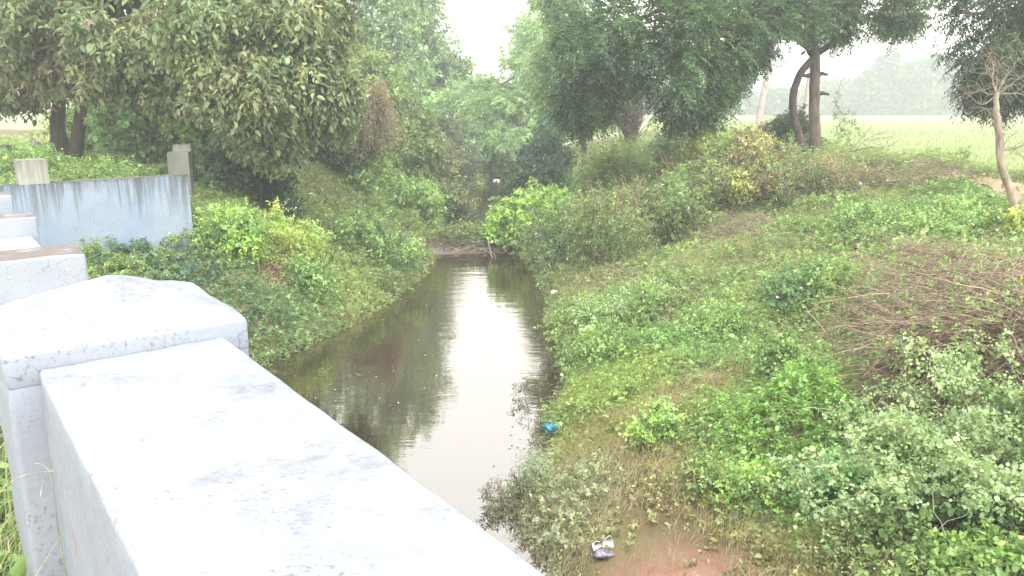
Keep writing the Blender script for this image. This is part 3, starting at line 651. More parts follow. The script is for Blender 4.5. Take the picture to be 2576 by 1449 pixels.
GRN = [(0.158, 0.259, 0.063), (0.192, 0.297, 0.073), (0.132, 0.220, 0.063)]
MIDG = [(0.117, 0.191, 0.061), (0.151, 0.231, 0.066), (0.096, 0.162, 0.055)]
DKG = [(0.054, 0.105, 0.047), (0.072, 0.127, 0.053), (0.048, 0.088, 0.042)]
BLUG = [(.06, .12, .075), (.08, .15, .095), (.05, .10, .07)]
OLV = [(0.165, 0.187, 0.066), (0.209, 0.220, 0.083), (0.132, 0.165, 0.066)]
YEL = [(0.264, 0.308, 0.055), (0.308, 0.341, 0.066), (0.198, 0.275, 0.055)]
PLG = [(0.204, 0.286, 0.121), (0.244, 0.331, 0.146), (0.166, 0.240, 0.103)]
DRY = [(.24, .19, .11), (.20, .15, .09), (.29, .24, .14)]

# left side
shrub('creeper_thicket', 'big leaved creeper thicket with yellow flowers behind the blue wing wall', 475, 420, 330, 200, [(.15, .27, .11), (.19, .33, .11), (.13, .23, .12)], (.13, .11), 1.15, 'creeper', 6, .3, 22.5, 1.6, flowers=((.75, .55, .04), 16, .055), hang=.1, leafdroop=.55, lumps=22)
shrub('thicket', 'wall of green bushes behind the two stemmed tree', 350, 395, 400, 160, GRN + MIDG, (.13, .08), 1.0, 'thicket', 8, .35, 27.0, 1.5, six=False, lumps=22)
shrub('creeper_mound', 'bright lime creeper patch under the overhanging crown', 500, 330, 150, 90, LIME, (.13, .11), 1.2, 'creeper', 6, .3, 21.2, .9, raise_=1, hang=.1, leafdroop=.5)
shrub('roadside_bush', 'soft grassy bush around the foot of the two stemmed tree', 280, 452, 260, 60, GRN, (.09, .03), 1.0, 'bush', 8, .3, 17.0, .9)
shrub('roadside_bush', 'light green weedy bush with yellow flowers near the stub post', 70, 460, 190, 105, [(.15, .25, .06), (.18, .28, .07), (.12, .21, .06)], (.08, .035), 1.1, 'bush', 8, .3, 16.5, 1.2, flowers=((.75, .55, .04), 7, .05))
shrub('creeper_thicket', 'dark ivy like creeper hanging at the end of the blue wing wall', 560, 520, 170, 130, DKG + [(.10, .18, .08)], (.11, .10), 1.0, 'creeper', 6, .3, 17.6, 1.0, hang=.2, leafdroop=.6)
shrub('bank_bush', 'bright yellow green bush on the left bank beside the wing wall', 590, 640, 210, 135, LIME + GRN, (.075, .045), 1.1, 'bush', hang=-.05)
shrub('bank_bush', 'tall yellowish weeds below the dark hollow on the left bank', 730, 640, 180, 100, LIME + YEL, (.07, .035), 1.0, 'bush')
shrub('bank_bush', 'rounded green bush halfway down the left bank', 790, 730, 130, 90, GRN, (.06, .038), 1.1, 'bush')
shrub('bank_bush', 'leafy bush overhanging the water at the stream bend', 960, 640, 220, 100, MIDG + GRN, (.08, .045), 1.1, 'bush')
shrub('bank_bush', 'light green upright bush left of the debris dam', 1010, 585, 250, 110, GRN + [(.17, .27, .08)], (.11, .05), 1.1, 'bush', 8, .35, 24.5, 1.3)
shrub('bank_bush', 'dark weeds growing along the foot of the blue wing wall', 370, 680, 270, 48, BLUG, (.055, .04), 1.0, 'weeds', 8, .15)
shrub('thicket', 'thicket darkened to stand for the deep shade in the hollow around the leaning stem of the olive tree', 650, 515, 200, 185, [(.03, .06, .03), (.04, .075, .035)], (.11, .07), 1.1, 'thicket', 7, .35, 17.6, .8, six=False, hang=.1)  # added foliage; near-black leaf colours paint in the deep shade under the crown
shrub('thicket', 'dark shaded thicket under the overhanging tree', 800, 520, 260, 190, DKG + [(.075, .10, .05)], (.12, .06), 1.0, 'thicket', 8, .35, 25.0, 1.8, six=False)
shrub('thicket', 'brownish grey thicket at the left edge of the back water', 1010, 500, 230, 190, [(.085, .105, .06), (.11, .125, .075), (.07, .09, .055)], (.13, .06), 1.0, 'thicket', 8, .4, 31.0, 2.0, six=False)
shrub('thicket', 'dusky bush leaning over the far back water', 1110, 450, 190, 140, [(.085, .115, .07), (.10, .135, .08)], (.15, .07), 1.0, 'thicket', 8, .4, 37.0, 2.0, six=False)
shrub('thicket', 'light green vine covered mound below the tall pale tree', 950, 430, 260, 270, [(.15, .22, .07), (.12, .18, .065), (.18, .25, .08)], (.15, .08), 1.0, 'thicket', 8, .4, 29.0, 1.8, six=False, hang=.3)
shrub('thicket', 'orange tinged bush crown above the dusky thicket', 1090, 420, 130, 140, [(.17, .16, .07), (.12, .15, .065)], (.15, .07), 1.0, 'thicket', 8, .4, 34.0, 1.4, six=False)
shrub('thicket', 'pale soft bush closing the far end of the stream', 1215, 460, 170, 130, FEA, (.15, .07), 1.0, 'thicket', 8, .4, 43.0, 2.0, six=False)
shrub('thicket', 'hazy wall of foliage behind the far end of the stream', 1210, 440, 300, 170, HAZE_PALE, (.2, .1), 1.0, 'thicket', 8, .5, 50.0, 2.5, six=False)
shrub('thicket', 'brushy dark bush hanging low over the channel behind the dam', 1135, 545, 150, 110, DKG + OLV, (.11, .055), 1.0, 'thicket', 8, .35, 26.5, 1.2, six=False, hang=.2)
shrub('thicket', 'small twiggy bush on the dam in front of the dark channel', 1185, 590, 120, 50, OLV + MIDG, (.08, .05), .9, 'bush', 8, .3, 22.6, .5, six=False)
# right side
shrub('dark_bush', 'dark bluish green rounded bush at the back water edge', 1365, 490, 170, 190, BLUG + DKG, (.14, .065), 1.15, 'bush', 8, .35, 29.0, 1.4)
shrub('creeper_mound', 'bright lime green creeper mound beside the debris dam', 1335, 600, 230, 140, LIME, (.10, .085), 1.2, 'creeper', 6, .3, 22.0, 1.1, hang=.1, leafdroop=.45)
shrub('creeper_mound', 'small lime creeper tuft on the debris dam', 1245, 580, 90, 70, LIME + GRN, (.09, .075), 1.1, 'creeper', 6, .25, 22.3, .5, hang=.1, leafdroop=.45)
shrub('bank_bush', 'grey green drooping bush dipping to the water right of the dam', 1410, 660, 210, 150, MIDG + [(.14, .2, .09)], (.085, .028), 1.0, 'bush', 9, .4, hang=.2)
shrub('slender_shrub', 'slender wispy shrub with several thin bare stems on the right bank', 1535, 660, 190, 250, MIDG + OLV, (.055, .02), .55, 'shrub', 10, .35, stems=12, stemc=(.2, .15, .1), hang=.1)
shrub('feathery_shrub', 'pale feathery acacia like shrub below the dark crown', 1530, 480, 200, 165, [(.17, .25, .08), (.20, .28, .09), (.13, .2, .07)], (.09, .025), .9, 'shrub', 14, .45, 24.5, 1.2, pinnate=True, six=False, hang=.1)
shrub('bank_bush', 'dull grey green bush left of the trunk thicket', 1670, 430, 190, 110, [(.10, .15, .085), (.12, .17, .09)], (.10, .04), 1.0, 'bush', 8, .35, 27.0, 1.5)
shrub('bank_bush', 'wide yellow green bush on the crest below the dark crown', 1760, 540, 290, 195, YEL + OLV + GRN, (.075, .035), .95, 'bush', 8, .35, stems=30, stemc=(.22, .16, .1))
shrub('bank_bush', 'tall light tangled bush on the crest just left of the forked trunk', 1885, 510, 190, 165, YEL + OLV + DRY, (.06, .03), .8, 'bush', 8, .35, stems=50, stemc=(.24, .18, .12))
shrub('bank_bush', 'thin dry scrub with bare twigs right of the forked trunk', 2120, 480, 200, 85, DRY + OLV, (.045, .02), .35, 'scrub', 8, .3, stems=90, stemc=(.24, .18, .14))
shrub('bank_bush', 'olive scrub between the slender shrub and the yellow bush', 1660, 600, 240, 190, OLV + MIDG, (.06, .03), .8, 'bush', 8, .3, stems=30, stemc=(.24, .18, .12))
shrub('creeper_mound', 'dark creeper mound draped against the forked trunk', 1972, 405, 135, 140, DKG, (.09, .05), 1.3, 'creeper', 7, .3, None, .9, hang=.3)
shrub('bank_bush', 'green leafy bush hugging the forked trunk base', 2010, 410, 110, 80, MIDG, (.12, .05), .9, 'bush', 8, .3, hang=.15)
shrub('bank_bush', 'dry brown green scrub around the forked trunk foot', 1990, 500, 260, 110, DRY + OLV + MIDG, (.05, .022), .6, 'scrub', 8, .3, stems=60, stemc=(.24, .17, .13))
shrub('bank_bush', 'fresh green weeds on the crest left of the bare snag', 2330, 580, 280, 80, GRN, (.06, .04), 1.0, 'bush')
shrub('bank_bush', 'yellow leaved sprig bush at the foot of the bare snag', 2572, 585, 60, 50, YEL, (.06, .045), 1.0, 'bush')
shrub('bank_bush', 'green weeds in the middle of the right bank crest', 2160, 590, 210, 75, GRN + MIDG, (.06, .035), .9, 'bush', flowers=((.75, .6, .62), 8, .018))
shrub('lantana_bush', 'deep green lantana bush with pink flowers mid bank', 2010, 770, 190, 85, [(.075, .15, .05), (.10, .19, .06)], (.07, .05), 1.15, 'bush', 8, .25, flowers=((.75, .38, .5), 7, .022))
shrub('bank_bush', 'leafy green clump downhill of the lantana bush', 1960, 960, 170, 110, GRN + MIDG, (.06, .045), 1.1, 'bush')
shrub('bank_bush', 'low grey green plant spreading above the water edge', 1560, 800, 220, 80, PLG + GRN, (.05, .03), .9, 'bush', flowers=((.7, .6, .7), 5, .015))
shrub('bank_bush', 'mid green weeds left of the dry stalk heap', 1500, 900, 180, 75, GRN, (.055, .035), 1.0, 'bush')
shrub('bank_bush', 'green tussock on the slope centre beside dry stalks', 1800, 840, 180, 70, GRN, (.055, .035), 1.0, 'bush')
shrub('bank_bush', 'small bright green rounded bush alone on the dry grass', 1655, 1110, 110, 105, LIME + GRN, (.05, .034), 1.15, 'bush', 8, .18)
shrub('bank_bush', 'round leaved green bush near the lower middle of the bank', 2090, 1260, 230, 150, [(.13, .26, .09), (.16, .30, .10), (.11, .22, .085)], (.05, .036), 1.1, 'bush', 8, .2)
shrub('bank_bush', 'yellow green weedy bush left of the round leaved bush', 1890, 1270, 160, 110, LIME + GRN, (.055, .034), 1.0, 'bush', 8, .2)
shrub('bank_bush', 'pale weedy bush near the bare red soil', 1780, 1240, 130, 80, OLV + GRN, (.045, .026), .9, 'bush', 8, .2)
shrub('bank_bush', 'dark leafy bush shaded under the pale sprawling shrub', 2420, 1330, 260, 130, DKG + MIDG, (.055, .042), 1.1, 'bush', 8, .2)
shrub('bank_bush', 'weedy bush with tiny white flowers at the lower right', 2130, 1400, 200, 90, MIDG + OLV, (.04, .022), .9, 'bush', 8, .2, flowers=((.75, .75, .7), 40, .008))
shrub('bank_bush', 'bright green weeds in the bottom right corner', 2480, 1450, 220, 90, LIME + GRN, (.05, .04), 1.0, 'bush', 8, .2)
shrub('water_weed', 'grey green weed leaning over the pale water by the bank', 1330, 1250, 110, 110, [(.22, .27, .16), (.17, .22, .13)], (.035, .010), .25, 'weed', 10, .22)

# pale sprawling shrub with arching canes (right edge)
def sprawl():
    b0 = G(2440, 1230); t = empty('sprawling_shrub', b0, 'pale green sprawling shrub with long arching canes at the right edge', 'shrub')
    b = MB(); n = 90; a = rng.random(n) * 6.28; el = .35 + .9 * rng.random(n)
    g = GN(2260 + 380 * rng.random(n), 1090 + 260 * rng.random(n))
    O = np.array(g); D = np.stack([np.cos(a) - .25, np.sin(a) - .2, np.tan(el) * 1.2], 1)
    P = arcs(n, O, D, .8 + .7 * rng.random(n), 10, .38, .14)
    tubes(b, P, np.linspace(.008, .003, 10)[None], 5, (.26, .22, .15)); m = 16; a2 = rng.random(m) * 6.28; P2 = arcs(m, O[:m] + [0, 0, .15], np.stack([np.cos(a2) - .3, np.sin(a2) - .1, .9 + 0 * a2], 1), 1. + .7 * rng.random(m), 10, .5, .25)
    tubes(b, P2, np.linspace(.004, .002, 10)[None], 5, (.34, .29, .21)); b.build('canes', M_TWIG, t)
    b = MB(); k = rng.integers(2, 10, size=(n, 32)); Q = P[np.arange(n)[:, None], k].reshape(-1, 3)
    D2 = rdir(len(Q)) + [0, 0, .5]
    pal = np.array(PLG)[rng.integers(3, size=len(Q))] * np.exp(rng.normal(size=(len(Q), 1)) * .15)
    sprigs(b, Q, D2, .12 + .12 * rng.random(len(Q)), 7, .031, .025, pal, .2, .3)
    b.build('foliage', M_SOFT, t)
sprawl()
def heap(name, label, px, py, wpx, dpx, hgt, n, L, col, rad=.005, leafc=None, nleaf=0, cat='dry brush', droop=.5, leaf=(.03, .018), flat=.55, aim=None):
    """a tangle of dry stems piled on the slope"""
    b0 = G(px, py); t = empty(name, b0, label, cat)
    g = GN(px + wpx * (rng.random(n) - .5), py - dpx * rng.random(n))
    hh = hgt * (1 - (np.abs(g[:, 0] - g[:, 0].mean()) / (np.ptp(g[:, 0]) / 2 + 1e-6)) ** 2 * .7)
    O = g + np.stack([0 * hh, 0 * hh, hh * rng.random(n) * .7], 1)
    a = rng.random(n) * 6.28 if aim is None else aim + rng.normal(size=n) * .7
    D = np.stack([np.cos(a), np.sin(a), flat * (rng.random(n) * 1.5 - .1)], 1)
    P = arcs(n, O, D, L * (.5 + rng.random(n)), 7, droop * .5, .22)
    b = MB(); c = np.array(col)[rng.integers(len(col), size=n)] * np.exp(rng.normal(size=(n, 1)) * .25)
    tubes(b, P, (np.linspace(1, .35, 7)[None] * rad * (.4 + 1.9 * rng.random((n, 1)) ** 3)), 4, c)
    for q in rng.integers(n, size=n // 60):
        e = P[q][-1] + (P[q][-1] - P[q][0]) * .35; limb(b, [P[q][0], P[q][3], e], rad * 2.6, rad, 8, 5, col[0], .25, .05); f = P[q][3] + (e - P[q][3]) * .3 + rng.normal(size=3) * .08; limb(b, [P[q][3], f, f + (f - P[q][3]) * .9 + rng.normal(size=3) * .1], rad * 1.6, rad * .6, 6, 4, col[0], .2, .05)
    b.build('stems', M_TWIG, t)
    if nleaf:
        k = rng.integers(n, size=nleaf); Q = P[k, rng.integers(1, 7, size=nleaf)] + [0, 0, .04]
        b = MB(); cc = np.array(leafc)[rng.integers(len(leafc), size=nleaf)]
        sprigs(b, Q, rdir(nleaf) + [0, 0, .6], .12, 6, leaf[0], leaf[1], cc, .2, .2); b.build('foliage', M_SOFT, t)
    return t
PURP = [(.20, .135, .12), (.26, .18, .15), (.17, .11, .10), (.30, .22, .17)]
RUST = [(.25, .16, .13), (.32, .22, .175), (.18, .115, .095), (.36, .27, .21)]
TAN = [(.30, .23, .15), (.24, .18, .115), (.36, .29, .2)]
heap('bramble_heap', 'large brown dead bramble heap on the right slope', 2430, 1010, 380, 250, 1.3, 5200, .7, RUST, .0038, OLV + MIDG + GRN, 2600, 'dead brush', .6, (.035, .022))
heap('dry_brush', 'brown dry brush tongue reaching downhill from the bramble heap', 2180, 930, 240, 130, .35, 900, .6, RUST + TAN, .0036, OLV + MIDG, 900, droop=.5, aim=.6)
heap('dry_brush', 'reddish dry twig tangle on the upper middle bank', 1860, 610, 180, 60, .35, 420, .55, PURP + TAN, .005, OLV, 100)
heap('dry_brush', 'fallen dry stalks heap just above the water edge', 1560, 740, 320, 60, .25, 520, .7, TAN + PURP, .005, OLV, 200, aim=.45, flat=.35)
heap('dry_brush', 'brown dry stalks patch on the mid slope', 1640, 790, 200, 60, .22, 380, .55, TAN + PURP, .0045, OLV, 120, flat=.4)
heap('dry_brush', 'dry brown scrub drift along the path edge', 2270, 480, 330, 60, .32, 800, .6, PURP, .006, OLV, 260)
heap('dry_brush', 'brown stalk scrub left of the trunk on the crest', 1760, 620, 300, 110, .35, 650, .6, TAN + PURP, .005, OLV + MIDG, 500)
heap('dry_brush', 'pale arching dry stalks around the mid bank weeds', 1950, 720, 420, 110, .3, 90, .8, [(.34, .28, .19), (.28, .23, .15)], .005, OLV, 60)
heap('vine_curtain', 'brown curtain of dead vines hanging behind the overhanging tree', 925, 560, 10, 4, .1, 10, .2, TAN, cat='dead vines') if False else None
def curtain():
    Y = 24.0; t0 = at(920, 290, Y); t = empty('vine_curtain', t0, 'brown curtain of dead hanging vines beside the overhanging tree crown', 'dead vines')
    n = 420; b = MB(); top = np.array([at(865 + 110 * rng.random(), 200 + 70 * rng.random(), Y + rng.normal() * .35) for _ in range(n)])
    P = arcs(n, top, np.stack([rng.normal(size=n) * .25, rng.normal(size=n) * .2, -np.ones(n)], 1), .7 + 1.1 * rng.random(n), 8, 0, .14)
    tubes(b, P, .006, 4, np.array([(.26, .2, .16), (.3, .24, .18), (.2, .16, .13)])[rng.integers(3, size=n)]); b.build('stems', M_TWIG, t)
    b = MB(); k = rng.integers(n, size=1400); sprigs(b, P[k, rng.integers(0, 8, size=1400)], rdir(1400) - [0, 0, .5], .2, 5, .07, .04, np.array([(.2, .18, .09), (.17, .2, .08), (.24, .19, .12)])[rng.integers(3, size=1400)], .3, .5, six=False); b.build('foliage', M_SOFT, t)
curtain()
def bareshrub():
    b0 = G(1585, 400); Y = 30.; p = at(1585, 335, Y); b0 = np.array([p[0], Y, H(p[0], Y)]); t = empty('bare_shrub', b0, 'purplish bare twiggy shrub under the dark green crown', 'bare shrub')
    n = 240; a = rng.random(n) * 6.28; D = np.stack([np.cos(a) * .5, np.sin(a) * .5, .7 + .6 * rng.random(n)], 1); O = np.repeat(p[None], n, 0) + rng.normal(size=(n, 3)) * [.12, .12, .25]
    b = MB(); limb(b, [b0, (b0 + p) / 2, p + [0, 0, .5]], .09, .05, 8, 7, (.13, .1, .1)); tubes(b, arcs(n, O, D, .9 + .9 * rng.random(n), 8, .1, .2), np.linspace(.018, .004, 8)[None], 4, (.19, .145, .14)); b.build('stems', M_TWIG, t)
bareshrub()
def branchfall():
    b0 = G(2090, 415); Y = b0[1] - .6; t = empty('fallen_branch', at(2100, 400, Y), 'bare fallen branch with forked twigs beside the forked trunk', 'branch'); c = (.17, .13, .11); b = MB()
    for pts, r in (([(2080, 412), (2130, 385), (2180, 372), (2220, 372), (2262, 352)], .022), ([(2130, 388), (2165, 350), (2190, 320)], .012), ([(2150, 380), (2178, 352), (2230, 330)], .012), ([(2085, 405), (2140, 405), (2185, 425)], .02), ([(2180, 372), (2200, 350), (2250, 345)], .008), ([(2088, 410), (2096, 350), (2120, 305), (2150, 290)], .010), ([(2105, 330), (2118, 296), (2110, 275)], .006)):
        p = limb(b, [at(x, y, Y + i * .1) for i, (x, y) in enumerate(pts)], r, .004, 12, 6, c, .05, .03)
        for q in p[3:]: tubes(b, arcs(3, np.repeat(q[None], 3, 0), unit((p[-1] - p[0])[None] + rng.normal(size=(3, 3)) * .6), .15 + .25 * rng.random(3), 5, .1, .2), .003, 4, c)
    b.build('twigs', M_TWIG, t)
    b = MB(); P = np.array([at(2100 + 60 * rng.random(), 285 + 60 * rng.random(), Y) for _ in range(46)]); sprigs(b, P, rdir(46) + [0, 0, .3], .22, 7, .07, .03, np.array(MIDG)[rng.integers(3, size=46)], .3, .5, six=False); b.build('foliage', M_SOFT, t)
branchfall()
def hang(label, pts, Y, r=.006, nl=14):
    p0 = at(*pts[0], Y); t = empty('hanging_vine', p0, label, 'vine'); b = MB(); p = limb(b, [at(x, y, Y) for x, y in pts], r, r * .6, 16, 5, (.16, .12, .11), .3, 0); b.build('stem', M_TWIG, t)
    b = MB(); sprigs(b, p[rng.integers(8, 16, size=nl)], rdir(nl) - [0, 0, .3], .12, 4, .06, .03, (.08, .12, .06), .3, .5, six=False); b.build('foliage', M_SOFT, t)
hang('thin bare vine dangling from the dark crown right of the forked trunk', [(2118, 105), (2120, 170), (2108, 240), (2098, 300)], 22.8)
hang('long thin vine hanging in the bright sky left of the bare snag', [(2362, -60), (2360, 30), (2352, 100), (2356, 140)], 18.5)
# vines with ivy leaves hanging from the overhanging tree
for lab, pts in (('leafy vine trailing from the tip of the olive crown', [(835, 190), (860, 250), (872, 320), (880, 360)]), ('shorter leafy vine trailing beside the dead vine curtain', [(800, 240), (815, 290), (812, 330)])):
    p0 = at(*pts[0], 17.2); t = empty('hanging_vine', p0, lab, 'vine'); b = MB(); p = limb(b, [at(x, y, 17.2) for x, y in pts], .01, .005, 16, 5, (.12, .1, .08), .2, 0); b.build('stem', M_TWIG, t)
    b = MB(); sprigs(b, p[rng.integers(0, 16, size=70)], rdir(70) * [1, 1, .4] - [0, 0, .5], .15, 4, .09, .075, np.array([(.14, .2, .09), (.17, .24, .1)])[rng.integers(2, size=70)], .3, .7); b.build('foliage', M_SOFT, t)

# ------------------------------------------------------------------ utility poles
M_POLE = flat_material('pole_concrete', (.42, .36, .33), .85, (.34, .29, .27), 4)
def pole(px0, py0, px1, py1, Y, label):
    a = at(px0, py0, Y); c = at(px1, py1, Y); d = (c - a) / np.linalg.norm(c - a); a = a - d * ((a[2] - H(a[0], a[1])) / d[2] + .3); c = c + d * 1.5
    t = empty('utility_pole', (a[0], a[1], a[2] + .3), label, 'pole'); b = MB(); tubes(b, np.array([[a, (a + c) / 2, c, c + d * .01]]), [[.17, .145, .12, .01]], 4, (.4, .36, .33)); b.build('shaft', M_POLE, t)
    q = a + (c - a) * .62; s = np.array([.55, .1, 0]); b = MB(); tubes(b, np.array([[q - s - [0, .14, 0], q + s - [0, .14, 0]]]), .035, 6); b.build('cross_arm', M_POLE, t)
pole(1908, 312, 1943, 120, 36., 'leaning pale concrete pole seen under the dark crown')
pole(2022, 330, 2042, 150, 38., 'leaning pale concrete pole half hidden between the forked stems')

# ------------------------------------------------------------------ emergent water plants
WW = [(.13, .14, .07), (.18, .13, .08), (.10, .13, .06), (.12, .14, .1)]
b = MB()
for x0, x1, y0, y1, n, h in ((1290, 1430, 960, 1060, 90, .14), (1330, 1400, 1060, 1150, 55, .12), (1210, 1310, 1230, 1330, 120, .14)):
    P = np.array([atz(x0 + (x1 - x0) * rng.random() ** .8, y0 + (y1 - y0) * rng.random(), -.02) for _ in range(n)])
    Q = arcs(n, P, rng.normal(size=(n, 3)) * [.6, .6, .1] + [0, 0, 1], h * (.4 + rng.random(n)), 6, .2, .25); tubes(b, Q, .0025, 4, (.16, .12, .08))
    k = rng.integers(n, size=n * 2); sprigs(b, Q[k, rng.integers(2, 6, size=n * 2)], rdir(n * 2) + [0, 0, .4], .06, 4, .034, .014, np.array(WW)[rng.integers(len(WW), size=n * 2)], .2, .2, six=False)
tag(b.build('water_weeds', M_SOFT), kind='stuff')

# ------------------------------------------------------------------ debris dam, litter, stones
def dam():
    b0 = atz(1190, 625, .02); t = empty('debris_dam', b0, 'low dam of branches and rubbish lying across the stream', 'debris'); b = MB()
    n = 280; x = -2.5 + 3.1 * rng.random(n); O = np.stack([x, 21.6 + .9 * rng.random(n) + .12 * x, .02 + .28 * rng.random(n)], 1)
    a = rng.normal(size=n) * .7 + np.where(rng.random(n) < .5, 0, np.pi); D = np.stack([np.cos(a), np.sin(a), rng.normal(size=n) * .25], 1)
    c = np.array([(.13, .10, .08), (.18, .14, .115), (.09, .07, .055), (.24, .2, .17)])[rng.integers(4, size=n)]
    tubes(b, arcs(n, O, D, .3 + .9 * rng.random(n), 6, .12, .2), (.004 + .012 * rng.random((n, 1))) * np.linspace(1, .5, 6)[None], 5, c); b.build('branches', M_TWIG, t)
    m = 160; b = MB(); P = np.stack([-2.3 + 1.9 * rng.random(m), 21.45 + .4 * rng.random(m), .02 + .1 * rng.random(m)], 1); leaves(b, P, rng.normal(size=(m, 3)) * [1, 1, .2], rng.normal(size=(m, 3)) * .5 + [0, 0, 1], .10, .07, np.array([(.4, .34, .32), (.25, .2, .18), (.55, .5, .48)])[rng.integers(3, size=m)], False); b.build('leaf_litter', M_SOFT, t)
    b = MB(); X = np.linspace(-2.7, .7, 30); Yv = np.linspace(-.6, .8, 10); XX, YY = np.meshgrid(X, Yv); z = .2 * np.exp(-(YY / .5) ** 2) * (.6 + .8 * fnoise(XX, YY, .4)) - .06
    V = np.stack([XX, YY + 22 + .12 * XX, z], -1).reshape(-1, 3); i = np.arange(9)[:, None] * 30 + np.arange(29)[None]; b.add(V, np.stack([i, i + 1, i + 31, i + 30], -1).reshape(-1, 4)); b.build('mud_bar', flat_material('mud', (.10, .075, .055), .8, (.16, .125, .10), 6), t, True)
    b = MB(); k = 260; sprigs(b, np.stack([-2.4 + 2.9 * rng.random(k), 21.8 + .8 * rng.random(k), .2 + .35 * rng.random(k)], 1), rdir(k) + [0, -.2, .5], .25, 7, .07, .045, np.array(OLV + MIDG)[rng.integers(6, size=k)], .3, .4); b.build('foliage', M_SOFT, t)
dam()
def root():
    Y = 20.9; t = empty('dead_branch', at(1235, 640, Y), 'pale forked dead branch dipping from the creeper into the water', 'branch'); b = MB(); c = (.24, .2, .165)
    limb(b, [at(1228, 600, Y + .3), at(1232, 628, Y), at(1240, 650, Y - .2), at(1258, 668, Y - .5)], .025, .012, 10, 6, c); limb(b, [at(1234, 632, Y), at(1243, 640, Y - .2), at(1250, 660, Y - .5)], .015, .008, 8, 6, c); b.build('wood', M_BARK, t)
root()
def crumple(name, label, cat, pos, size, c, seedoff=0, flatz=.6, rough=.35, sub=4, tex=None, parts=None):
    import bmesh
    bm = bmesh.new(); bmesh.ops.create_icosphere(bm, subdivisions=sub, radius=1); V = np.array([v.co for v in bm.verts]); T = np.array([[v.index for v in f.verts] for f in bm.faces]); bm.free()
    d = 1 + rough * (2 * np.abs(fnoise(V[:, 0] * 2 + seedoff + V[:, 2], V[:, 1] * 2 - V[:, 2] * 1.5, .6) - .5) * 2 - .5) + rough * .6 * (fnoise(V[:, 1] * 3 + seedoff, V[:, 2] * 3 + V[:, 0], .25) - .5)
    V = V * d[:, None] * np.asarray(size) * [1, 1, flatz]
    V[:, 2] -= V[:, 2].min() * .8
    return V + pos, T
g0 = G(1392, 1095)
V, T = crumple('', '', '', g0 + [-.04, -.05, .06], (.10, .07, .10), None, 3, .45, .75); o = mesh('plastic_bag', V, None, T, flat_material('teal_plastic', (.02, .13, .19), .35, (.05, .24, .30), 14)); tag(o, 'crumpled teal blue plastic bag lying at the water edge', 'litter')
g0 = G(1518, 1395); t = empty('torn_package', g0, 'torn white carton with dark netting lying on bare red soil', 'litter')
b = MB()
for (x, y, z), (w, h), tw in (((-.045, .025, .035), (.045, .04), .5), ((.04, .03, .045), (.048, .05), -.3)):
    pts = [(-w, 0, 0), (w, .015, .005), (w * .85, .03, h * 1.1), (w * .2, .045, h * (1.9 if x > 0 else 1.2)), (-w * .9, .035, h)]
    ca, sa = math.cos(tw), math.sin(tw); q = [g0 + np.array([x + a * ca - bb * sa, y + a * sa + bb * ca, z + cc]) for a, bb, cc in pts]
    q2 = [v + np.array([0, .006, .002]) for v in q]; ii = len(q)
    b.add(q + q2, [(i, (i + 1) % ii, ii + (i + 1) % ii, ii + i) for i in range(ii)], [(0, i, i + 1) for i in range(1, ii - 1)] + [(ii, ii + i + 1, ii + i) for i in range(1, ii - 1)])
b.build('carton', flat_material('white_card', (.78, .74, .72), .6, (.66, .6, .58), 10), t)
V, T = crumple('', '', '', g0 + [.0, -.03, 0], (.085, .06, .05), None, 8, .6); mesh('netting', V, None, T, flat_material('grey_net', (.26, .23, .25), .6, (.10, .085, .13), 22), t)
b = MB(); th = np.linspace(2.2, 5.2, 22); ring = np.stack([g0[0] + .12 * np.cos(th), g0[1] - .03 + .09 * np.sin(th), g0[2] + .035 + .02 * np.sin(3 * th)], 1); tubes(b, ring[None], .006, 5, (.05, .04, .07)); b.build('cord', flat_material('dark_cord', (.045, .04, .07), .6), t)
for i, (px, py, s, lab) in enumerate(((1352, 1318, .05, 'pale cream stone at the water edge near the parapet'), (1395, 745, .09, 'pale stone standing at the water edge on the right bank'))):
    V, T = crumple('', '', '', G(px, py), (s, s * .7, s * 1.0), None, 20 + i * 7, .8, .2, 3); tag(mesh('stone', V, None, T, flat_material('pale_stone', (.62, .56, .46), .8, (.5, .45, .38), 12), smooth=True), lab, 'stone')
V, T = crumple('', '', '', at(1249, 462, 36), (.15, .09, .15), None, 31, .7, .3); tag(mesh('plastic_bag', V, None, T, flat_material('white_plastic', (.7, .68, .68), .5)), 'white plastic bag snagged over the far back water', 'litter')
g0 = np.array(at(84, 372, 21.5)); g0[2] -= .12
V, T = crumple('', '', '', g0, (.17, .12, .22), None, 41, .8, .35); tag(mesh('milestone_rubble', V, None, T, flat_material('lime_lump', (.52, .54, .5), .8, (.4, .43, .38), 8)), 'pale grey rubble lump in the grass left of the two stemmed tree', 'rubble')

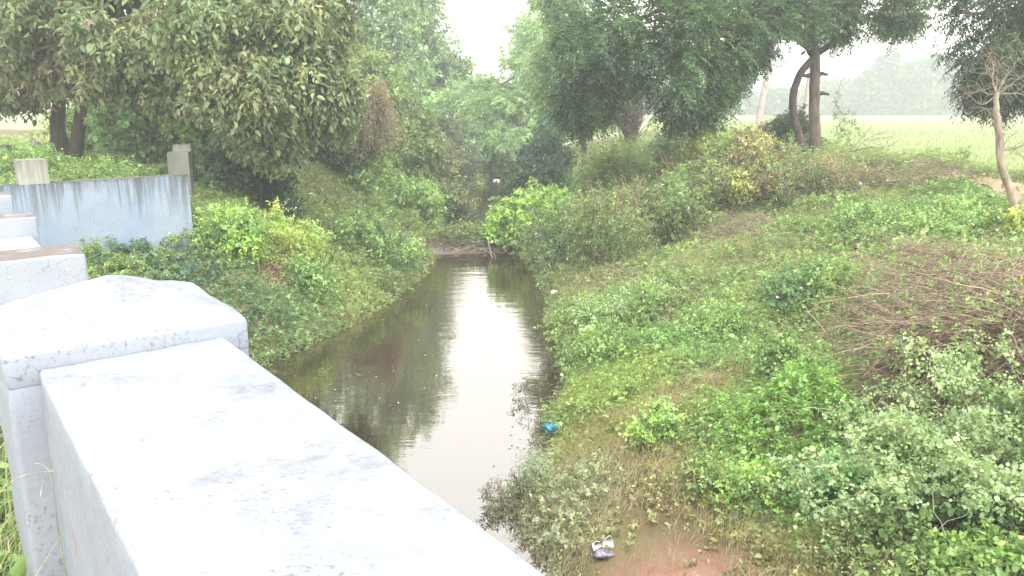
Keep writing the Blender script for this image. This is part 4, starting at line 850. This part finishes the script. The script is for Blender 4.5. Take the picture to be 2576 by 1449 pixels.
# ------------------------------------------------------------------ ground cover
PATCH = [  # px, py, radius m, (weed density, grass density), weed colour, grass colour
    (1640, 960, 1.1, .6, 1.3, (.17, .24, .05), (.26, .28, .07)), (1560, 1090, 1.0, .35, 1.5, (.16, .2, .06), (.30, .26, .10)), (1780, 1020, .9, .3, 1.5, (.18, .2, .07), (.33, .26, .13)), (1780, 960, .7, .4, 1.3, (.18, .2, .07), (.30, .25, .12)),
    (1600, 1220, .9, .35, 1.4, (.2, .2, .08), (.31, .25, .12)), (1850, 1330, .9, .5, 1.2, (.2, .24, .08), (.28, .25, .11)), (1950, 1420, .6, .4, 1.5, (.2, .2, .08), (.33, .28, .14)), (2050, 1080, 1.4, 1.4, .5, (.15, .27, .05), (.2, .28, .06)), (2150, 950, 1.0, 1.3, .5, (.15, .28, .045), (.2, .28, .06)),
    (1700, 880, 1.2, 1.2, .5, (.13, .24, .06), (.2, .25, .07)), (1550, 960, .9, .9, 1.0, (.18, .27, .05), (.25, .29, .06)), (1320, 1290, .45, .2, .7, (.2, .23, .12), (.28, .27, .15)), (1400, 1260, .7, .5, 1.3, (.21, .24, .12), (.30, .27, .15)), (1400, 1380, .8, .5, 1.3, (.22, .25, .14), (.30, .28, .16)),
    (1640, 1425, .75, .03, .06, (.2, .2, .08), (.3, .25, .12)), (1760, 1400, .35, .05, .1, (.2, .2, .08), (.3, .25, .12)),
    (2340, 945, .9, .1, .05, (.17, .2, .08), (.24, .2, .1)), (2480, 930, .8, .1, .05, (.17, .2, .08), (.24, .2, .1)),
    (700, 640, 1.2, 1.2, .9, (.19, .28, .05), (.25, .3, .06)), (850, 700, 1.2, 1., 1.0, (.17, .25, .06), (.25, .28, .07)), (700, 760, 1.2, 1.1, .6, (.13, .22, .07), (.2, .25, .08)), (560, 760, 1.2, 1.1, .5, (.11, .18, .075), (.18, .22, .08)), (700, 690, .45, .6, .8, (.26, .18, .1), (.3, .2, .11)), (980, 680, .9, .9, 1.0, (.16, .2, .07), (.24, .24, .09)),
    (1500, 690, 1.2, .8, 1.1, (.17, .2, .07), (.26, .24, .1)), (2450, 520, 1.5, 1.0, .8, (.13, .22, .06), (.22, .26, .08))]
PC = [(G(p[0], p[1]), *p[2:]) for p in PATCH]
def cover_fields(x, y):
    n1 = fnoise(x, y, 1.6); n2 = fnoise(x + 31, y + 7, .9)
    wd = .75 + .9 * (n1 - .5) * 2; gd = .6 - .9 * (n1 - .5) * 2 + .4 * (n2 - .5)
    base = np.array([(.13, .21, .06)]) * (1 - n2)[:, None] + np.array([(.19, .255, .07)]) * n2[:, None]
    gb = np.array([(.20, .24, .07)]) * (1 - n2)[:, None] + np.array([(.27, .25, .105)]) * n2[:, None]
    for p, r, w, g, cw, cg in PC:
        d = np.hypot(x - p[0], (y - p[1]) * .8) + (fnoise(x, y, .5) - .5) * .5 * r
        f = sm(r * 1.15, r * .5, d)
        wd = wd * (1 - f) + w * f; gd = gd * (1 - f) + g * f
        base = base * (1 - f[:, None]) + np.array(cw) * f[:, None]; gb = gb * (1 - f[:, None]) + np.array(cg) * f[:, None]
    return np.clip(wd, 0, 2), np.clip(gd, 0, 2), base, gb
def scatter(n, x0, x1, y0, y1):
    x = x0 + (x1 - x0) * rng.random(n); y = y0 + (y1 - y0) * rng.random(n)
    xl = np.interp(y, XL[:, 0], XL[:, 1]); xr = np.interp(y, XR[:, 0], XR[:, 1])
    out = (x > xr - .1) | (x < xl + .1)
    out &= (x * N2[0] + y * N2[1]) > .75                                  # not on the bridge
    out &= x < 13.3 + 1.2 * fnoise(y, x, 2)
    out &= np.abs(x) < y * .68 + 2.2                                     # roughly what the lens and a step to the side can see
    pd = np.min(np.hypot(x[:, None] - PXY[None, :, 0], y[:, None] - PXY[None, :, 1]), 1); out &= (pd > .85) | (rng.random(n) < .06)
    wsd = wall_side(x, y); out &= ~((wsd < .05) & (wsd > -.5) & (x < -5.5) & (x > -10) & (y < 15))
    x, y = x[out], y[out]; return x, y, H(x, y)
PXY = curve(np.array([(*q, 0) for q in pp]), 40)[:, :2]
wb, gbm, db = MB(), MB(), MB()
for x0, x1, y0, y1, nw, ng, sc in ((-6, 11, 3.5, 11, 50000, 46000, 1.0), (-12, 14, 11, 18, 52000, 46000, 1.25), (-16, 19, 18, 28, 36000, 38000, 1.8), (-24, 24, 28, 46, 22000, 30000, 2.9)):
    x, y, z = scatter(int(nw * 1.5), x0, x1, y0, y1); w, g, c, _ = cover_fields(x, y); k = rng.random(len(x)) < w / 1.5
    x, y, z, c = x[k], y[k], z[k], c[k]; n = len(x)
    mound = np.clip(fnoise(x + 77, y + 13, .95) - .5, 0, 1) * 1.5 * np.clip(w[k], .2, 1.2) * (.7 + .3 * sc)
    P = np.stack([x, y, z - .01 + mound * rng.random(n) ** .6], 1); D = rng.normal(size=(n, 3)) * .45 + [-.1, -.1, 1]
    far_l = np.where((x < -12) & (y > 22), .3, 1.); mound = mound * far_l; P[:, 2] = z - .01 + mound * rng.random(n) ** .6
    Lw = far_l * (.08 + .24 * rng.random(n) ** 2 * np.clip(fnoise(x + 50, y, .8) * 1.7, .3, 1.6)) * (.6 + .4 * sc); cw = c * np.exp(rng.normal(size=(n, 1)) * .2)
    kind = fnoise(x + 120, y + 60, 1.1) + rng.normal(size=n) * .12
    for m, ll, lw, nl, pin in ((kind < .43, .036, .022, 10, False), ((kind >= .43) & (kind < .56), .046, .031, 8, False), (kind >= .56, .05, .012, 12, True)):
        sprigs(wb, P[m], D[m], Lw[m], nl, ll * sc, lw * sc, cw[m], .25, .15, pin, six=sc < 1.5)
    m = rng.random(n) < .05; m &= y < 30
    tubes(db, arcs(m.sum(), P[m], rng.normal(size=(m.sum(), 3)) * [.8, .8, .2] + [0, 0, .5], .2 + .45 * rng.random(m.sum()), 6, .4, .25), np.linspace(.0035, .0015, 6)[None] * sc, 4, np.array(TAN + PURP)[rng.integers(7, size=m.sum())])
    x, y, z = scatter(int(ng * 1.5), x0, x1, y0, y1); w, g, _, c = cover_fields(x, y); k = rng.random(len(x)) < g / 1.5
    x, y, z, c = x[k], y[k], z[k], c[k]; n = len(x)
    # tufts of four blades
    q = np.repeat(np.stack([x, y, z - .01], 1), 4, 0) + np.concatenate([rng.normal(size=(n * 4, 2)) * .03 * sc, np.zeros((n * 4, 1))], 1)
    blades(gbm, q, .15 * (.7 + .3 * sc), .0042 * sc, np.repeat(c, 4, 0), .8, .8)
tag(wb.build('weeds', M_SOFT), kind='stuff'); tag(db.build('dry_stems', M_TWIG), kind='stuff'); tag(gbm.build('grass', M_GRASS), kind='stuff')
# grass at the foot of the parapet on the road side
gb2 = MB(); n = 5200; u = 1.1 + 6.5 * rng.random(n) ** 1.3; nn = .10 - 1.5 * rng.random(n) ** 1.4; P = np.array([uv(a, c, 2.39) for a, c in zip(u, nn)])
P = P[~((u < 2.26) & (nn > .1))]
blades(gb2, P, .30, .007, np.array([(.2, .27, .08), (.3, .29, .15), (.12, .2, .05)])[rng.integers(3, size=len(P))], .6, .7)
sprigs(gb2, P[:900], rng.normal(size=(900, 3)) * .4 + [0, 0, 1], .25, 7, .055, .03, (.15, .25, .06), .2, .2)
tag(gb2.build('verge_grass', M_GRASS), kind='stuff')
def seedgrass(label, u, n_, h, k, fall=.5):
    o = np.array(uv(u, n_, 2.39)); t = empty('seed_grass', o, label, 'grass'); b = MB(); top = o + np.array([.02, .03, h]); limb(b, [o, (o + top) / 2 + [.02, 0, 0], top], .002, .0012, 8, 4, (.3, .33, .18), .2, 0); b.build('stem', M_TWIG, t)
    b = MB(); a = np.linspace(0, 6.28, k, endpoint=False); P = arcs(k, np.repeat(top[None], k, 0), np.stack([np.cos(a), np.sin(a), .4 + 0 * a], 1), .11, 8, fall + .4, .03); tubes(b, P, np.linspace(.0012, .0020, 8)[None] * (1.6 if fall > .2 else .5), 5, (.48, .42, .28)); b.build('seed_head', M_TWIG, t)
seedgrass('dry pale finger grass seed head at the foot of the white post', 2.05, -.02, .46, 8); seedgrass('tall thin grass stalk with spread spikes against the white post', 2.12, .13, .72, 5, .1)
# field crop tufts
fg = MB()
for y0, y1, n, s in ((24, 45, 26000, 1.), (45, 110, 26000, 2.2)):
    y = y0 + (y1 - y0) * rng.random(n); x = 14 + (y * .72 - 8) * rng.random(n); k = (x > 14.5 + 2 * fnoise(x, y, 3)); x, y = x[k], y[k]
    c = np.array([(.20, .25, .10)]) + (fnoise(x * .35, y, 6) - .5)[:, None] * [.12, .06, .05]
    blades(fg, np.stack([x, y, H(x, y)], 1), .20 * s ** .4, .03 * s, c, .5, .5)
tag(fg.build('field_crop', M_GRASS), kind='stuff')
# foam specks on the dark water
n = 50; P = []
while len(P) < n:
    q = atz(740 + 450 * rng.random(), 760 + 270 * rng.random(), .004)
    if np.interp(q[1], XL[:, 0], XL[:, 1]) + .15 < q[0] < np.interp(q[1], XR[:, 0], XR[:, 1]) - .15: P.append(q)
b = MB(); P = np.array(P); a = np.arange(6) * np.pi / 3; r = .004 + .009 * rng.random(n) ** 2
V = P[:, None] + np.stack([np.cos(a), np.sin(a) * .8, 0 * a], 1)[None] * r[:, None, None]; top = P + [0, 0, .006]
allv = np.concatenate([V.reshape(-1, 3), top]); i = np.arange(n)[:, None] * 6; j = np.arange(6)[None]
b.add(allv, None, np.stack([i + j, i + (j + 1) % 6, np.broadcast_to(n * 6 + np.arange(n)[:, None], (n, 6))], -1).reshape(-1, 3), col=(.8, .78, .75)); tag(b.build('foam', flat_material('foam', (.8, .78, .75), .6)), kind='stuff')

P = []
while len(P) < 170:
    y = 6 + 15 * rng.random(); e = rng.random() < .5; xl = np.interp(y, XL[:, 0], XL[:, 1]); xr = np.interp(y, XR[:, 0], XR[:, 1]); q = .5 * rng.random() ** 2
    P.append((xl + .1 + q if e else xr - .1 - q, y, .006))
b = MB(); P = np.array(P); leaves(b, P, rng.normal(size=(170, 3)) * [1, 1, .02], np.repeat([[0, 0, 1.]], 170, 0), .05, .028, np.array([(.2, .17, .07), (.16, .2, .06), (.25, .16, .09)])[rng.integers(3, size=170)], False, .02, 0); tag(b.build('floating_leaves', M_SOFT), kind='stuff')

# ------------------------------------------------------------------ far side of the field
wd = MB(); bl = []
for i in range(90):
    Y = 172 + 40 * rng.random(); px = 1500 + 1350 * rng.random(); top = 228 - 50 * math.exp(-((px - 2310) / 130) ** 2) - 25 * rng.random() ** 2 + (25 if px < 2080 else 0)
    c = at(px, (top + 288) / 2, Y); h = (288 - top) / 2 * Y / F; bl.append((c, (4.5 + 2.5 * rng.random(), 4, h)))
clumps(wd, bl, 9, 22, 1.6, 7, 1.1, .7, [(.06, .10, .06), (.075, .12, .065)], .2, .3, False, False, .1, .4); tag(wd.build('woods', M_LEAF), kind='stuff')
for i, (px, tp, w) in enumerate(((2225, 150, 26), (2330, 152, 34), (2180, 190, 22), (2290, 168, 24), (2400, 175, 30), (1960, 235, 40))):
    Y = 166.; c = at(px, (tp + 286) / 2, Y); b0 = np.array([c[0], Y, 1.7]); t = empty('far_tree', b0, ['pointed hazy tree top above the far wood', 'tallest hazy tree in the far wood beyond the field', 'leftmost pointed tree of the far wood', 'hazy tree between the two tallest far trees', 'rounded hazy tree at the right of the far wood', 'low hazy tree seen left of the forked trunk'][i], 'tree', 'far trees beyond the field')
    b = MB(); limb(b, [b0, c], .35, .15, 6, 6, (.1, .08, .07)); b.build('trunk', M_BARK, t); k = Y / F
    b = MB(); clumps(b, [(c, (w * k, w * k, (292 - tp) / 2 * k)), (c + [0, 0, (292 - tp) / 4 * k], (w * k * .6, w * k * .6, (292 - tp) / 4 * k))], 16, 26, 1.1, 7, .8, .5, [(.06, .10, .06), (.07, .115, .065)], .2, .3, False, False, .1, .4); b.build('crown', M_LEAF, t)

# ------------------------------------------------------------------ haze, sky, sun, camera
def haze():
    b = MB(); x0, x1, y0, y1, z0, z1 = -270, 300, -27, 425, -2., 24.
    V = [(x, y, z) for z in (z0, z1) for x, y in ((x0, y0), (x1, y0), (x1, y1), (x0, y1))]
    b.add(V, [(3, 2, 1, 0), (4, 5, 6, 7), (0, 1, 5, 4), (1, 2, 6, 5), (2, 3, 7, 6), (3, 0, 4, 7)])
    m, nt, out, nd = newmat('haze_air'); pv = nd('ShaderNodeVolumePrincipled'); pv.inputs['Color'].default_value = (.84, .86, .88, 1); pv.inputs['Density'].default_value = .0029; pv.inputs['Anisotropy'].default_value = .1
    nt.links.new(pv.outputs[0], out.inputs['Volume']); o = b.build('haze', m); tag(o, kind='stuff')
haze()
SUN_EL, SUN_AZ = 60, 165                                      # degrees; azimuth clockwise from the view direction
w = bpy.data.worlds.new('World'); S.world = w; w.use_nodes = True; nt = w.node_tree
bg = nt.nodes['Background']; sk = nt.nodes.new('ShaderNodeTexSky'); sk.sky_type = 'NISHITA'; sk.sun_disc = False
sk.sun_elevation = R(SUN_EL); sk.sun_rotation = R(SUN_AZ); sk.air_density = 3.5; sk.dust_density = .3; sk.ozone_density = 1
hs = nt.nodes.new('ShaderNodeHueSaturation'); hs.inputs['Saturation'].default_value = .22; hs.inputs['Value'].default_value = 1.0
nt.links.new(sk.outputs[0], hs.inputs['Color']); nt.links.new(hs.outputs[0], bg.inputs[0]); bg.inputs[1].default_value = .15
sl = bpy.data.lights.new('sun', 'SUN'); sl.energy = 1.0; sl.angle = R(14); sl.color = (1, .955, .89)
so = bpy.data.objects.new('sun', sl); COL.objects.link(so)
so.rotation_euler = (R(90 - SUN_EL), 0, R(180 - SUN_AZ))     # shines from ahead, high
cam = bpy.data.cameras.new('camera'); co = bpy.data.objects.new('camera', cam); COL.objects.link(co)
co.location = (0, 0, ZC); co.rotation_euler = (R(90) - PITCH, 0, 0); cam.sensor_width = 36; cam.lens = 36 * F / 2576; cam.clip_start = .05; cam.clip_end = 2000
S.camera = co
S.view_settings.view_transform = 'Standard'; S.view_settings.look = 'None'; S.view_settings.gamma = 1; S.view_settings.exposure = 2.08
c = S.cycles; c.max_bounces = 6; c.diffuse_bounces = 3; c.glossy_bounces = 2; c.transmission_bounces = 3; c.volume_bounces = 1; c.transparent_max_bounces = 4
c.use_denoising = True; c.caustics_reflective = False; c.caustics_refractive = False; c.sample_clamp_indirect = 6
